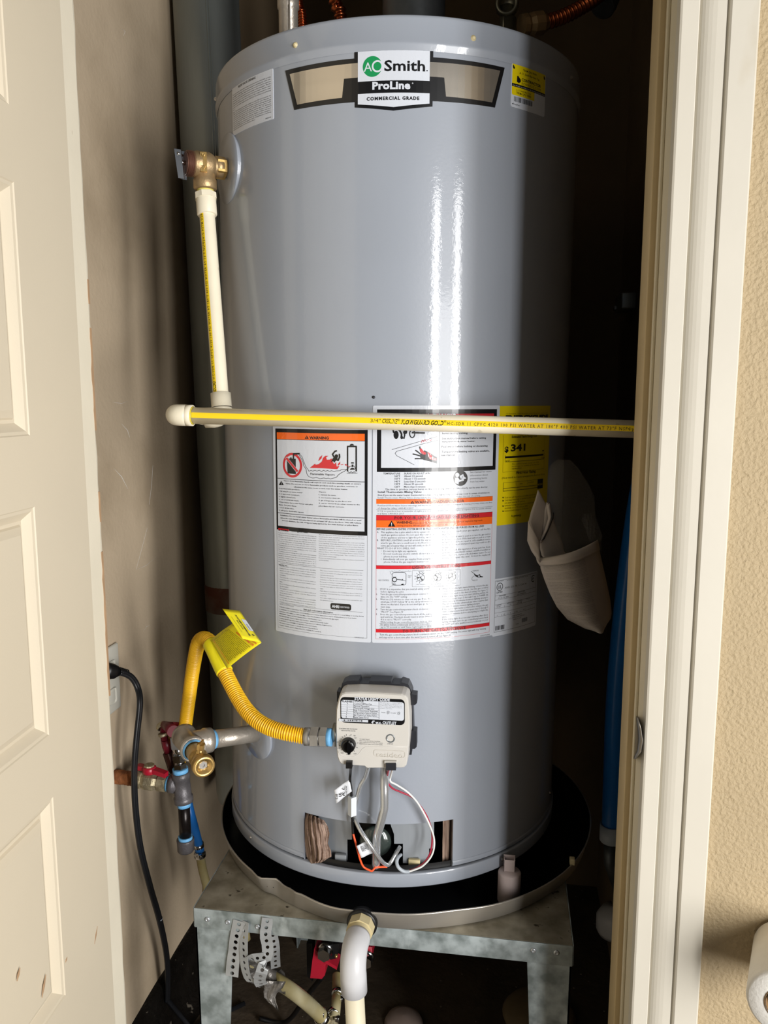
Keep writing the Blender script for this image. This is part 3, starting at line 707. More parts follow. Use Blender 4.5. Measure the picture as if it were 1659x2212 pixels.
# flammable vapours warning (left sheet)
lab = sheet('flammable_vapors_label', CS, rrect(-.5845, .6690, -.4316, .3665, .002), 'lw', heater)
p = Print(CS, 590, 920, 7.541)
A0, A1 = -.5795, -.4370; zt, zb = .6595, .5165
p.rst(A0, zt, A1, zb, 'lk', 1); p.rst(A0+.0030, zt-.0052, A1-.0040, zb+.0057, 'lw', 2); p.rst(A0+.0030, zt-.0052, A1-.0040, zt-.0145, 'lo', 3)
p.rst(A0+.0030, zt-.0145, A1-.0040, zt-.0151, 'lk', 4)
def tri(pr, x, y, h, lay=4, ink='lk', ex='lw', sc=1):
    pr.poly([(x-h*.62, y), (x+h*.62, y), (x, y-h)], ink, lay); pr.rect(x-h*.06, y-h*.66, x+h*.06, y-h*.3, ex, lay+1); pr.rect(x-h*.06, y-h*.22, x+h*.06, y-h*.1, ex, lay+1)
tri(p, 555, 208, 52, 4, 'lk', 'lo'); p.text('WARNING', 598, 213, 912, 46, 'lk', 4, .04)
# pictogram: fuel can in a red prohibition ring, hose, vapour cloud, flames, falling figure, heater
W_ = p
a, b_ = p.q(320, 640); RX, RZ = p.q(480, 640)[0]-a, p.q(320, 438)[1]-b_
sring(a, b_, RX, RX*.20, 'lr', 4, p, 40, ry=RZ)
p.poly([(232, 528), (376, 536), (378, 785), (245, 772)], 'lk', 4); p.rect(285, 512, 310, 532, 'lk', 4)
p.poly([(205, 525), (235, 500), (428, 735), (395, 765)], 'lw', 5); p.poly([(212, 528), (238, 508), (420, 730), (396, 755)], 'lr', 6)
p.line([(342, 535), (345, 455), (440, 452)], 26, 'lk', 7); p.line([(435, 452), (480, 500), (505, 570), (540, 660), (585, 720), (588, 738)], 6, 'lk', 5)
cl = [(430, 470), (470, 530), (500, 600), (505, 650), (545, 700), (556, 770), (570, 805), (600, 830), (655, 850), (715, 838), (770, 860), (835, 848), (870, 858), (905, 850), (940, 862), (990, 850), (1040, 835), (1060, 805), (1085, 785), (1130, 755), (1160, 745), (1205, 708), (1150, 712), (1120, 708), (1095, 730), (1030, 732), (1000, 745), (960, 728), (925, 740), (895, 725), (860, 738), (830, 722), (795, 742), (760, 722), (720, 735), (690, 722), (655, 735), (625, 725), (595, 736)]
p.line(cl, 6.5, 'lk', 5); p.text('Flammable Vapors', 615, 795, 1008, 34, 'lk', 5)
p.poly([(605, 683), (660, 640), (690, 615), (700, 632), (745, 625), (800, 580), (820, 520), (860, 485), (905, 488), (870, 512), (880, 550), (930, 548), (955, 530), (975, 560), (980, 600), (1005, 622), (1030, 588), (1040, 660), (1085, 655), (1050, 705), (820, 690)], 'lr', 4)
p.poly([(742, 572), (765, 510), (808, 475), (795, 530), (760, 560)], 'lr', 4); p.poly([(1060, 620), (1098, 580), (1098, 620), (1060, 650)], 'lr', 4)
p.circ(1037, 492, 28, 30, 'lk', 6); p.poly([(1000, 500), (1060, 525), (1030, 565), (1000, 600), (985, 570), (950, 590), (970, 545)], 'lk', 6)
p.line([(1005, 520), (975, 462), (1012, 415), (1040, 405)], 24, 'lk', 6); p.line([(1030, 545), (1065, 560), (1090, 505), (1085, 460)], 26, 'lk', 6)
p.line([(1217, 735), (1217, 335), (1357, 335), (1357, 735)], 25, 'lk', 4); p.circ(1287, 322, 36, 30, 'lk', 4, a0=180, a1=360); p.circ(1297, 715, 40, 32, 'lk', 5, a0=180, a1=360)
p.rect(1275, 592, 1318, 612, 'lk', 5); p.rect(1285, 630, 1312, 668, 'lk', 5); p.line([(1230, 690), (1250, 660), (1285, 655), (1330, 655), (1345, 700)], 7, 'lk', 5)
p.line([(1205, 768), (1375, 768)], 8, 'lk', 5); p.line([(1225, 740), (1250, 768), (1275, 740), (1300, 768), (1325, 740), (1345, 768)], 6, 'lk', 5)
p.line([(1250, 668), (1180, 630)], 8, 'lr', 5); p.poly([(1170, 625), (1205, 620), (1190, 650)], 'lr', 5); p.line([(1110, 632), (1145, 628)], 9, 'lr', 5)
for y in (848, 1408):
    zz_ = p.q(95, y)[1]; p.rst(A0+.003, zz_, A1-.004, zz_-.0007, 'lk', 4)
tri(p, 143, 963, 66, 4)
p.text('Vapors from flammable liquids will explode and catch fire causing death or severe', 182, 898, 1432, 17, 'lk', 4, .02)
p.text('burns. Do not use or store flammable products such as gasoline, solvents or', 218, 945, 1385, 17, 'lk', 4, .02)
p.text('adhesives in the same room or area near the water heater.', 345, 1000, 1222, 17, 'lk', 4, .02)
for i, (t, xr) in enumerate((('Keep flammable products:', 445), ('1. far away from water heater', 485), ('2. in approved containers,', 442), ('3. tightly closed and,', 375), ('4. out of childrens reach.', 430), ('Water heater has a main burner and pilot', 655), ('flame. The pilot flame:', 388), ('1. is on all the time,', 352), ('2. will ignite flammable vapors.', 510))):
    p.text(t, 105, 1022+i*44.5, xr, 17, 'lk', 4, .015)
for i, (t, xr) in enumerate((('Vapors:', 868), ('1. cannot be seen,', 1032), ('2. are heavier than air,', 1100), ('3. go a long way on the floor and', 1275), ('4. can be carried from other rooms to the', 1415), ('pilot flame by air currents.', 1165))):
    p.text(t, 750, 1080+i*46, xr, 17, 'lk', 4, .015)
for i, (t, x, xr) in enumerate((('Installation: Do not install water heater where flammable products will be stored or used', 128, 1438), ('unless the main burner and pilot flames are at least 18" above the floor. This will reduce,', 128, 1440), ('but not eliminate, the risk of vapors being ignited by the main burner or pilot flame.', 158, 1395))):
    p.text(t, x, 1460+i*43, xr, 18, 'lk', 4, .02)
# lower half of the same sheet
p.frame(590, 1130, 7.541)
p.rst(A0, zb, A0+.0003, .3725, 'lt', 1); p.rst(A1-.0003, zb, A1, .3725, 'lt', 1); p.rst(A0, .3728, A1, .3725, 'lt', 1)
p.rect(92, 80, 265, 128, 'lr', 2); p.text('WARNING', 125, 120, 255, 26, 'lk', 3, .03); tri(p, 110, 120, 24, 3, 'lk', 'lr'); p.text('Protect against leaks', 275, 132, 568, 28, 'lk', 2, .02)
cols4 = [
 (95, 160, 33.4, 707, ['Leaks from the water heater itself or connected plumbing can', 'damage property and could cause a fire risk. This water heater', 'should be located in an area where leakage of the tank', 'or connections will not damage the adjacent area, lower', 'floors, the structure, or furnishings. All water heaters', 'eventually leak, due to the normal corrosive action of water.', 'Plumbing joints may also leak. Leaks from external plumbing,', 'including those from improper installation, may cause early', 'failure of the tank due to corrosion if not repaired.|', 'To minimize potential damage from leaks, inspect and maintain', 'your water heater in accordance with the instruction manual.', 'Install an automatic leak detection and shutoff device,', 'and install a suitable drain pan under the water heater. Your', 'local building or plumbing codes may require some or all of', 'these items. The drain pan must be at least two inches wider']),
 (750, 192, 34.5, 1487, ['than the diameter of the water heater and must be piped to', 'an adequate drain. Install the drain pan so the water level', 'would be limited to a maximum depth of 1-3/4"|', 'Inspect the water heater, drain pan, pipes, and surrounding', 'area regularly. Immediately shut the water heater off and', 'have it inspected by a qualified person if you find that the', 'wiring, thermostat(s), or surrounding insulation have been', 'exposed to water. If leaks are found, contact a qualified', 'person. Note - Normal condensation from a water heater', 'may appear to be a leaking tank. This condition is normal', 'and is not a leak. See instruction manual.|', 'Review the maintenance section of the Installation Instructions', 'and Use & Care Guide.|']),
 (115, 700, 36.5, 700, ['This water heater is suitable for combination water (potable)', 'heating and space heating and not suitable for space heating', 'applications only. Do not connect to any heating system or', 'component(s) previously used with a nonpotable water', 'heating appliance.|', 'Toxic chemicals, such as used for boiler treatment, must not', 'be introduced into the potable water heater used for space', 'heating.|', 'Not for installation in a Manufactured Home (Mobile Home).', 'Appropriate Installation:|', 'The appliance must be installed in accordance with local', 'codes or, in the absence of local codes, the National Fuel', 'Gas Code, ANSI Z223.1/NFPA 54|', 'Minimum clearances from combustion or non-combustible', 'construction: 0 inches sides, 0 inches back and 12 inches', 'top. For closet installation, 4 inches front. A minimum of 4', 'inches is required for access to serviceable parts such as the', 'drain valve, relief valve and thermostat|']),
 (768, 775, 37.0, 1455, ['This water heater must be connected (vented) to the', 'outdoors by means of a chimney or gas vent and meet the', 'requirements of the local codes.|', 'This is a Category I Natural Draft water heater. Vent', 'connector or Type B vent to be used with this water heater.', 'For proper venting in certain installations a field-installed', 'increased vent connector and pipe size may be needed.', 'Consult vent tables in ANSI Z223.1/NFPA 54 or local gas', 'supplier.|', 'High Altitude Installation: For installation above 7,700 feet,', 'consult the National Fuel Gas Code ANSI Z223.1/NFPA or', 'local gas utility.|', 'Gas valve replacement: See instruction manual for gas', 'valve replacement instructions.|'])]
for x, y, dy, xr, ls in cols4: p.para(ls, x, y, dy, xr, 15, 'lt')
p.text('Intended use:', 100, 680, 235, 18, 'lk', 1, .02)
for x0, y0, x1 in ((125, 648, 1470), (128, 1298, 1460)):
    a, b_ = p.q(x0, y0); c = p.q(x1, y0+100)[0]; p.rst(a, b_, c, b_-.0003, 'lk', 1)
p.text('State and conformance information', 500, 1412, 978, 26, 'lk', 1, .02)
for i, (t, xr) in enumerate((('California installation instructions: This water heater must be braced, anchored, or strapped to avoid falling or moving during', 1475), ('an earthquake. See instructions for correct installation procedures. Instructions may be obtained from your local dealer,', 1365), ('wholesaler, public utilities, or California Office of the State Architect, http://www.dsa.dgs.ca.gov', 1070), ('WARNING: Cancer and Reproductive Harm - P65Warnings.ca.gov', 795), ('ADVERTENCIA: Cancer y daños reproductivos - www.P65Warnings.ca.gov', 900), ('Complies with 40 Ng/J NOx requirements of Texas and most California AQM Districts.', 962), ('DOES NOT meet SCAQMD 10 Ng/J Rule 1121 requirements.', 720), ('This water heater meets or exceeds the following standards:', 735), ('Complies with the current edition of the ICC, ASHRAE 90.1 standards.', 790))):
    p.text(t, 108, 1365+i*37, xr, 16, 'lk', 1, .01)
a, b_ = p.q(942, 1300); c, d = p.q(1270, 1385); p.raw(rrect(a-.0003, b_+.0003, c+.0003, d-.0035, .0028), 'lk', 2)
p.text('AHRI', 960, 1372, 1080, 46, 'lw', 3, .04); p.text('CERTIFIED', 1092, 1375, 1248, 26, 'lw', 3, .01)
p.text('100302163', 1330, 1868, 1475, 20, 'lt', 1)
p.build('label_print', lab)

# danger / lighting instructions (centre sheet)
lab = sheet('danger_and_lighting_label', CS, rrect(-.4302, .6915, -.2508, .3665, .002), 'lw', heater)
p = Print(CS, 800, 860, 5.925)
B0, B1 = -.4245, -.2555
p.rst(B0, .6865, B1, .6035, 'lk', 1); p.rst(B0+.0056, .6805, B1-.0050, .6090, 'lw', 2); p.rst(B0+.0056, .6805, B1-.0050, .6680, 'lr', 3)
tri(p, 740, 240, 46, 4, 'lw', 'lr'); p.text('DANGER', 803, 242, 1103, 42, 'lw', 4, .03)
p.rst(-.3410, .668, -.3404, .609, 'lk', 3)
p.circ(330, 470, 32, 52, 'lk', 4); p.line([(300, 440), (290, 400), (330, 380), (380, 420), (400, 460), (395, 510)], 22, 'lk', 4); p.line([(425, 430), (440, 470), (430, 515)], 18, 'lk', 4); p.ring(535, 455, 32, 50, 14, 'lk', 4); p.line([(535, 440), (690, 445)], 24, 'lk', 4); p.circ(450, 430, 22, 30, 'lk', 4); p.poly([(385, 500), (410, 480), (425, 515), (395, 525)], 'lk', 4)
p.line([(278, 658), (640, 552), (858, 490)], 5, 'lk', 4); p.line([(560, 853), (335, 735), (318, 705), (335, 682), (380, 668), (690, 580), (858, 540)], 5, 'lk', 4)
p.poly([(660, 700), (690, 668), (740, 690), (850, 755), (850, 838), (760, 810), (680, 790), (640, 765), (632, 735)], 'lk', 4)
for q_ in ([(670, 720), (640, 665), (630, 622)], [(650, 725), (610, 690), (578, 668)], [(645, 742), (590, 725), (545, 715)], [(665, 775), (610, 773), (572, 774)]): p.line(q_, 17, 'lk', 4)
p.poly([(628, 655), (650, 640), (680, 680), (715, 700), (700, 725), (665, 715), (640, 690)], 'lr', 5); p.poly([(730, 690), (760, 700), (800, 760), (845, 770), (840, 800), (760, 780), (735, 740)], 'lr', 5)
for q_ in ([(650, 570), (665, 535), (680, 560), (695, 530), (720, 560)], [(730, 545), (745, 520), (760, 545), (790, 530)]): p.line(q_, 5, 'lr', 5)
for t, x, y, xr in (('burns causing scalding.', 915, 462, 1245), ('See instruction manual before setting', 913, 528, 1475), ('temperature at water heater.', 913, 567, 1335), ('Feel water before bathing or showering.', 910, 632, 1500), ('Temperature limiting valves are available,', 908, 698, 1520), ('see manual.', 906, 740, 1085)): p.text(t, x, y, xr, 24, 'lk', 4, .02)
for t, x, y, xr in (('WATER', 280, 942, 382), ('TEMPERATURE', 165, 975, 382), ('160°F', 310, 1008, 380), ('150°F', 310, 1042, 380), ('140°F', 310, 1077, 380), ('130°F', 310, 1111, 380), ('120°F', 310, 1145, 378), ('TIME TO PRODUCE SERIOUS', 435, 942, 845), ('BURNS ON ADULT SKIN', 435, 975, 760), ('About 1/2 second', 432, 1008, 670), ('About 1 1/2 seconds', 432, 1042, 708), ('Less than 5 seconds', 432, 1077, 710), ('About 30 seconds', 430, 1111, 675), ('More than 5 minutes', 430, 1145, 705)):
    p.text(t, x, y, xr, 23, 'lk', 1, .012)
p.text('The time to produce serious burns on the very young, infirm, and the elderly can be even shorter.', 190, 1176, 1500, 22, 'lk', 1, .01)
p.text('Install Thermostatic Mixing Valves', 98, 1212, 655, 27, 'lk', 1, .02)
p.text('Even if you set the water heater thermostat to a low setting, higher temperatures may occur in certain circumstances.', 98, 1250, 1525, 22, 'lk', 1, .01)
p.text('Install Thermostatic Mixing Valves (temperature limiting) at points of use to reduce the risk of scalding', 96, 1282, 1400, 20, 'lt', 1)
p.circ(1150, 1023, 92, 100, 'lk', 1, 40); p.circ(1110, 982, 26, 28, 'lw', 2); p.poly([(1078, 1060), (1085, 1020), (1120, 1015), (1140, 1045), (1190, 1035), (1195, 1055), (1130, 1072), (1125, 1105), (1085, 1085)], 'lw', 2); p.poly([(1140, 995), (1185, 970), (1195, 1000), (1225, 1025), (1175, 1045), (1150, 1025)], 'lw', 2); p.line([(1160, 1035), (1180, 1000)], 5, 'lk', 3)
for t, y, xr in (('See manual for more', 958, 1545), ('information about', 1000, 1500), ('preventing burns', 1040, 1490), ('from hot water.', 1080, 1462)): p.text(t, 1272, y, xr, 24, 'lt', 1)
C0, C1 = B0-.0006, B1-.0035
def band(y0, y1, ink): a, b_ = p.q(75, y0); c, d = p.q(75, y1); p.rst(C0, b_, C1, d, ink, 1); p.rst(C0, b_, C1, b_-.0003, 'lk', 2)
band(1290, 1352, 'lo'); tri(p, 538, 1350, 40, 2, 'lk', 'lo'); p.text('WARNING/ADVERTENCIA', 568, 1348, 1197, 37, 'lk', 2, .02)
p.text('Read and follow water heater warnings and instructions in owner\'s manual. If manual is missing, you may obtain one free', 95, 1382, 1552, 21, 'lt', 1)
p.text('of charge by calling 1-800-821-2017', 95, 1418, 550, 22, 'lt', 1)
a, b_ = p.q(75, 1425); p.rst(C0, b_, C1, b_-.0003, 'lk', 1)
p.text('Si Ud. no puede ni leer ni entender el inglés y si necesita manuales, avisos o rótulos en español, Ud. los puede obtener', 93, 1454, 1545, 21, 'lt', 1)
p.text('si al llama 1-800-821-2017', 93, 1487, 428, 22, 'lt', 1)
p.frame(800, 1100, 5.925)
band(74, 136, 'lr'); p.text('FOR YOUR SAFETY READ BEFORE LIGHTING', 310, 128, 1383, 40, 'lk', 2, .01)
band(136, 232, 'lo'); tri(p, 272, 222, 78, 2); p.text('WARNING:', 336, 183, 540, 32, 'lk', 2, .03)
p.text('If you do not follow these instructions exactly, a fire or explosion may result', 552, 186, 1428, 24, 'lk', 2); p.text('causing property damage, personal injury or loss of life.', 336, 217, 985, 22, 'lk', 2)
p.text('BEFORE LIGHTING: ENTIRE SYSTEM MUST BE FILLED WITH WATER AND AIR PURGED FROM ALL LINES', 82, 264, 1450, 25, 'lk', 1, .02)
p.para(['A.   This appliance has a pilot which is lit by a piezo-electric', '      spark gas ignition system. Do not open the inner door', '      of the appliance and try to light the pilot by hand.|', 'B.   BEFORE LIGHTING smell all around the appliance', '      area for gas. Be sure to smell next to the floor because', '      some gas is heavier than air and will settle on the floor.', 'WHAT TO DO IF YOU SMELL GAS|', '      •  Do not try to light any appliance.|', '      •  Do not touch any electric switch; do not use any', '          phone in your building.|', '      •  Immediately call your gas supplier from a neighbor\'s', '          phone. Follow the gas supplier\'s instructions.|'], 84, 302, 34.5, 815, 23, 'lk', asp=1.0)
p.para(['If you cannot reach your gas supplier, call the fire', 'department.|', 'C. Use only your hand to push in or turn the gas control', 'knob. Never use tools. If the knob will not push in or turn', 'by hand, do not try to repair it, call a qualified service', 'technician. Force or attempted repair may result in a fire', 'or explosion.|', 'D. Do not use this appliance if any part has been', 'underwater. Immediately contact a qualified installer or', 'service Agency to replace a flooded water heater. Do not', 'attempt to repair the unit!  It must be replaced!'], 915, 298, 33.6, 1530, 23, 'lk')
band(716, 762, 'lr'); p.text('LIGHTING INSTRUCTIONS', 540, 763, 1147, 40, 'lk', 2, .01)
a, b_ = p.q(280, 808); c, d = p.q(455, 970); q_ = rrect(a, b_, c, d, .003)
for u_, v_ in zip(q_, q_[1:]+q_[:1]):
    n_ = Vector((v_[0]-u_[0], v_[1]-u_[1]));
    if n_.length > 1e-6: n_ = Vector((-n_.y, n_.x)).normalized()*.0003; p._add([(u_[0]+n_.x, u_[1]+n_.y), (u_[0]-n_.x, u_[1]-n_.y), (v_[0]-n_.x, v_[1]-n_.y), (v_[0]+n_.x, v_[1]+n_.y)], [[0, 1, 2, 3]], 'lk', 1)
p.ring(310, 900, 27, 27, 9); p.line([(335, 895), (405, 905)], 9); p.line([(290, 868), (330, 868)], 7); p.line([(400, 905), (450, 915)], 5); p.circ(412, 900, 7); p.poly([(395, 955), (425, 950), (425, 972), (395, 972)]); p.line([(250, 790), (270, 835)], 3); p.line([(245, 995), (305, 965), (345, 970)], 3); p.ring(305, 955, 12, 12, 4)
p.text('GAS CONTROL', 104, 917, 240, 21, 'lt', 1); p.text('Gas Control/Temperature Knob', 268, 798, 523, 16, 'lt', 1); p.text('Status', 480, 855, 530, 15, 'lt', 1); p.text('Light', 480, 873, 518, 15, 'lt', 1)
p.line([(535, 785), (1148, 770), (1148, 970), (965, 980)], 3, 'lt'); p.line([(535, 785), (535, 990), (745, 992)], 3, 'lt')
for cx, cy, k_ in ((642, 873, 40), (857, 870, 90), (1042, 862, 140)):
    p.ring(cx, cy, 48, 48, 6); p.circ(cx, cy, 9)
    for aa_ in (k_, k_+120): p.poly([(cx, cy), (cx+44*math.cos(R_(aa_)), cy+44*math.sin(R_(aa_))), (cx+44*math.cos(R_(aa_+32)), cy+44*math.sin(R_(aa_+32)))])
    for aa_ in (k_+70, k_+200, k_+270): p.line([(cx, cy), (cx+46*math.cos(R_(aa_)), cy+46*math.sin(R_(aa_)))], 4)
    for j in range(7): t = R_(100+j*32); p.line([(cx+62*math.cos(t), cy+60*math.sin(t)), (cx+78*math.cos(t), cy+74*math.sin(t))], 6)
    p.line([(cx+35, cy-48), (cx+46, cy-62)], 8)
for t, x, y, xr in (('FIGURE \'A\'', 613, 803, 690), ('FIGURE \'B\'', 806, 800, 885), ('FIGURE \'C\'', 1003, 785, 1070), ('"OFF" POSITION', 585, 968, 705), ('"PILOT" POSITION', 768, 965, 902), ('"ON" POSITION', 982, 957, 1087)): p.text(t, x, y, xr, 13, 'lt', 1)
p.text('CONTROL KNOB', 748, 1000, 935, 20, 'lt', 1); p.text('THERMOPILE', 1305, 797, 1383, 17, 'lt', 1); p.text('PILOT', 1313, 919, 1370, 18, 'lt', 1)
p.line([(1285, 792), (1335, 830)], 6); p.poly([(1320, 825), (1345, 835), (1365, 845), (1400, 830), (1405, 852), (1440, 860), (1438, 870), (1370, 872), (1340, 855)]); p.line([(1330, 850), (1300, 870), (1297, 900), (1315, 915)], 4); p.circ(1385, 855, 12, 9, 'lw', 2)
p.para(['1.    STOP! It is imperative that you read all safety warnings', '       before lighting the pilot.|', '2.    Turn the gas control/temperature knob counterclock-', '       wise ) to the "OFF" setting.|', '3.    Wait ten (10) minutes to clear out any gas. If you then', '       smell gas, STOP! Follow "B" in the safety information', '       above on this label. If you do not smell gas, go to the', '       next step.|', '4.    Turn the gas control/temperature knob clockwise ( to', '       "PILOT". See Figure \'B\'|', '5.    Press the gas control/temperature knob all the way in', '       and hold it in. The knob should travel in about 1/4 inch', '       if it is set to "PILOT" correctly.|', '       While holding the gas control/temperature knob in, click', '       the igniter button continuously (about once a second) for', '       up to 90 seconds or until Status Light begins to blink.'], 74, 1030, 32.3, 785, 22, 'lk', asp=1.0)
for y in (1452, 1484, 1518):
    a, b_ = p.q(116, y+6); c = p.q(780, y)[0]; p.rst(a, b_, c, b_-.0003, 'lk', 1)
p.para(['When the status light starts blinking, release the gas', 'control/temperature knob. Set the gas control', 'temperature knob to the desired setting. See Figure \'C\'', 'If the status light does not start blinking within 90', 'seconds, repeat steps 2 through 5 up to THREE (3)', 'times, waiting 10 minutes between lighting attempts.', 'The circuitry in this advanced gas valve requires that', 'you wait 10 minutes between lighting attempts.|', 'If the status light turns a solid color, release the gas', 'control/temperature knob and repeat steps 2 through 5', '(waiting 10 minutes before attempting to relight the', 'pilot).|', 'If the status light does not start blinking after three', 'lighting attempts, turn the gas control/temperature knob', 'to "OFF" and call a qualified service technician or your', 'gas supplier.|'], 918, 1028, 32.6, 1500, 22, 'lk')
p.text('6.', 875, 1028, 893, 22, 'lk', 1)
band(1530, 1575, 'lr'); p.text('TO TURN OFF GAS TO APPLIANCE', 413, 1578, 1218, 40, 'lk', 2, .01)
p.text('1.    Turn the gas control/temperature knob counterclockwise ) to the "OFF" setting. The status light will stop blinking', 68, 1612, 1472, 24, 'lk', 1)
p.text('and stay on for a short time after the water heater is turned off. See Figure \'A\'', 115, 1647, 1030, 24, 'lk', 1); p.text('100279494', 1402, 1630, 1522, 20, 'lt', 1)
zt_ = p.q(50, 74)[1]; zb_ = p.q(50, 1655)[1]
p.rst(C0, zt_, C0+.0003, zb_, 'lr', 1); p.rst(C1, zt_, C1+.0003, zb_, 'lr', 1); p.rst(C0, zb_, C1, zb_-.0003, 'lr', 1)
p.build('label_print', lab)

# yellow energy sheet
lab = sheet('yellow_energy_label', CS, rrect(-.2508, .6905, -.1360, .5245, .001), 'ly', heater, .0005)
p = Print(CS, 1000, 860, 4.0975)
p.text('U.S. Government    Federal law prohibits removal of this label before consumer purchase.', 380, 143, 748, 12, 'lb', 1)
p.text('ENERGYGUIDE', 375, 195, 748, 42, 'lk', 1, .06); p.text('Estimated Yearly Energy Cost', 430, 353, 650, 22, 'lk', 1, .02)
p.text('$', 366, 477, 400, 48, 'lk', 1, .04); p.text('341', 420, 470, 548, 62, 'lk', 1, .035)
a, b_ = p.q(357, 330); c = p.q(722, 330)[0]; d = p.q(357, 655)[1]
for x0, z0, x1, z1 in ((a, b_, a+.0003, d), (c, b_, c+.0003, d), (a, d, c, d-.0003)): p.rst(x0, z0, x1, z1, 'lb', 1)
a, b_ = p.q(372, 516); c = p.q(708, 495)[0]; p.rst(a, b_, c, b_-.0026, 'lk', 1); p.rst(a-.0004, b_+.002, a, b_-.008, 'lk', 1); p.rst(a, b_-.0075, c+.002, b_-.008, 'lk', 1); p.rst(c+.002, b_+.002, c+.0023, b_-.008, 'lk', 1)
p.poly([(697, 460), (712, 458), (704, 478)], 'lk', 2); p.text('$237', 375, 565, 412, 16, 'lk', 1); p.text('$384', 692, 535, 717, 15, 'lb', 1)
p.para(['The estimated yearly energy cost of this', 'model was not available at the time the', 'range was published.|'], 430, 590, 20, 668, 12, 'lb')
p.text('First Hour Rating', 470, 672, 638, 26, 'lk', 1, .02); p.text('(How much hot water you get in the first hour of use)', 342, 715, 718, 17, 'lk', 1)
a, b_ = p.q(354, 748); c = p.q(705, 700)[0]; d = p.q(354, 822)[1]
p.rst(a, b_, a+.0006, d, 'lk', 1); p.rst(a, d, c-.012, d-.0006, 'lk', 1); p.rst(a, (b_+d)/2-.002, c-.012, (b_+d)/2-.0026, 'lk', 1); p.rst(a, b_, c, b_-.0003, 'lk', 1); p.rst(c-.015, b_, c, b_-.014, 'lk', 1)
for k in (.33, .66): x = a+(c-.015-a)*k; p.rst(x, b_, x+.0003, (b_+d)/2, 'lk', 1)
p.text('low', 500, 763, 523, 14, 'lb', 2); p.text('medium', 573, 752, 622, 14, 'lb', 2); p.text('HIGH', 648, 775, 695, 17, 'ly', 3)
for i, (t, xr) in enumerate((('Your cost will depend on your utility rates and use.', 640), ('Cost range based only on standard models of similar', 640), ('size and capacity 75 gallons.', 545), ('Estimated energy cost based on a national average', 640), ('electricity cost of 12 cents per kWh.', 570), ('Estimated yearly energy use: 307 therms.', 572))): p.text(t, 366, 888+i*23.5, xr, 15, 'lb', 1)
for y in (880, 908, 955, 1000): p.circ(352, y, 6)
p.text('ftc.gov/energy', 425, 1052, 510, 19, 'lk', 1, .01)
p.build('label_print', lab)

# rating plate
lab = sheet('rating_plate', CS, rrect(-.2535, .4482, -.1588, .3640, .0025), 'lw', heater)
p = Print(CS, 1000, 860, 4.0975)
E0, E1, E2, E3 = -.2505, .4455, -.1620, .3700
for x0, z0, x1, z1 in ((E0, E1, E0+.0004, E3), (E2-.0004, E1, E2, E3), (E0, E1, E2, E1-.0004), (E0, E3+.0004, E2, E3)): p.rst(x0, z0, x1, z1, 'lk', 1)
sring(-.2420, .4360, .0058, .0009, 'lk', 1, p); sth('UL', -.2452, .4335, -.2388, .0048, 'lk', 1, .02, pr=p); sth('LISTED', -.2475, .4270, -.2368, .0024, 'lk', 1, .02, pr=p)
sring(-.1700, .4375, .0052, .0012, 'lk', 1, p, a0=50, a1=310); sth('SP', -.1728, .4358, -.1688, .0034, 'lk', 1, .03, pr=p)
sth('GAS-FIRED', -.2480, .4435, -.2350, .0014, 'lk', 1, pr=p); sth('AUTOMATIC STORAGE WATER HEATER', -.2290, .4430, -.1830, .0016, 'lk', 1, pr=p); sth('ANSI Z21.10.1 - CSA 4.1', -.2330, .4320, -.1860, .0024, 'lt', 1, .01, pr=p)
for i, z in enumerate((.4235, .4175, .4105, .4050, .3985, .3925)):
    p.rst(E0, z, E2, z-.0003, 'lk', 1)
for z, n in ((.4235, 2), (.4105, 5), (.3985, 7)):
    for k in range(1, n): x = E0+(E2-E0)*k/n; p.rst(x, z-.003, x+.0003, z-.0062, 'lk', 1)
for t, x0, x1, z in (('MODEL NUMBER', -.243, -.230, .4215), ('SERIAL NUMBER', -.205, -.190, .4215), ('FCG-75 400', -.2440, -.2250, .4185), ('2315M000526', -.2060, -.1880, .4185), ('GALLONS', -.2470, -.2380, .4085), ('INPUT BTU/HR', -.2270, -.2140, .4085), ('MAX PRESS', -.2050, -.1950, .4085), ('TYPE GAS', -.1870, -.1770, .4085), ('75100', -.2470, -.2400, .4060), ('76', -.2220, -.2190, .4060), ('NATURAL', -.2070, -.1960, .4060), ('4', -.2460, -.2450, .3935), ('14', -.2340, -.2315, .3935), ('5', -.2210, -.2195, .3935), ('150', -.2090, -.2050, .3935), ('3.5', -.1930, -.1890, .3935), ('MADE IN MEXICO', -.2170, -.1960, .3880), ('A. O. SMITH CORPORATION', -.2230, -.1890, .3852), ('ASHLAND CITY, TN USA', -.2150, -.1970, .3824)): sth(t, x0, z, x1, .0019, 'lk', 1, pr=p)
bars(p, -.2480, .3790, -.2310, .3725, 9, n=24); bars(p, -.1950, .3815, -.1820, .3755, 10, n=18, ink='lt'); sth('10/23', -.2080, .3745, -.2020, .0018, 'lk', 1, pr=p)
p.build('label_print', lab)

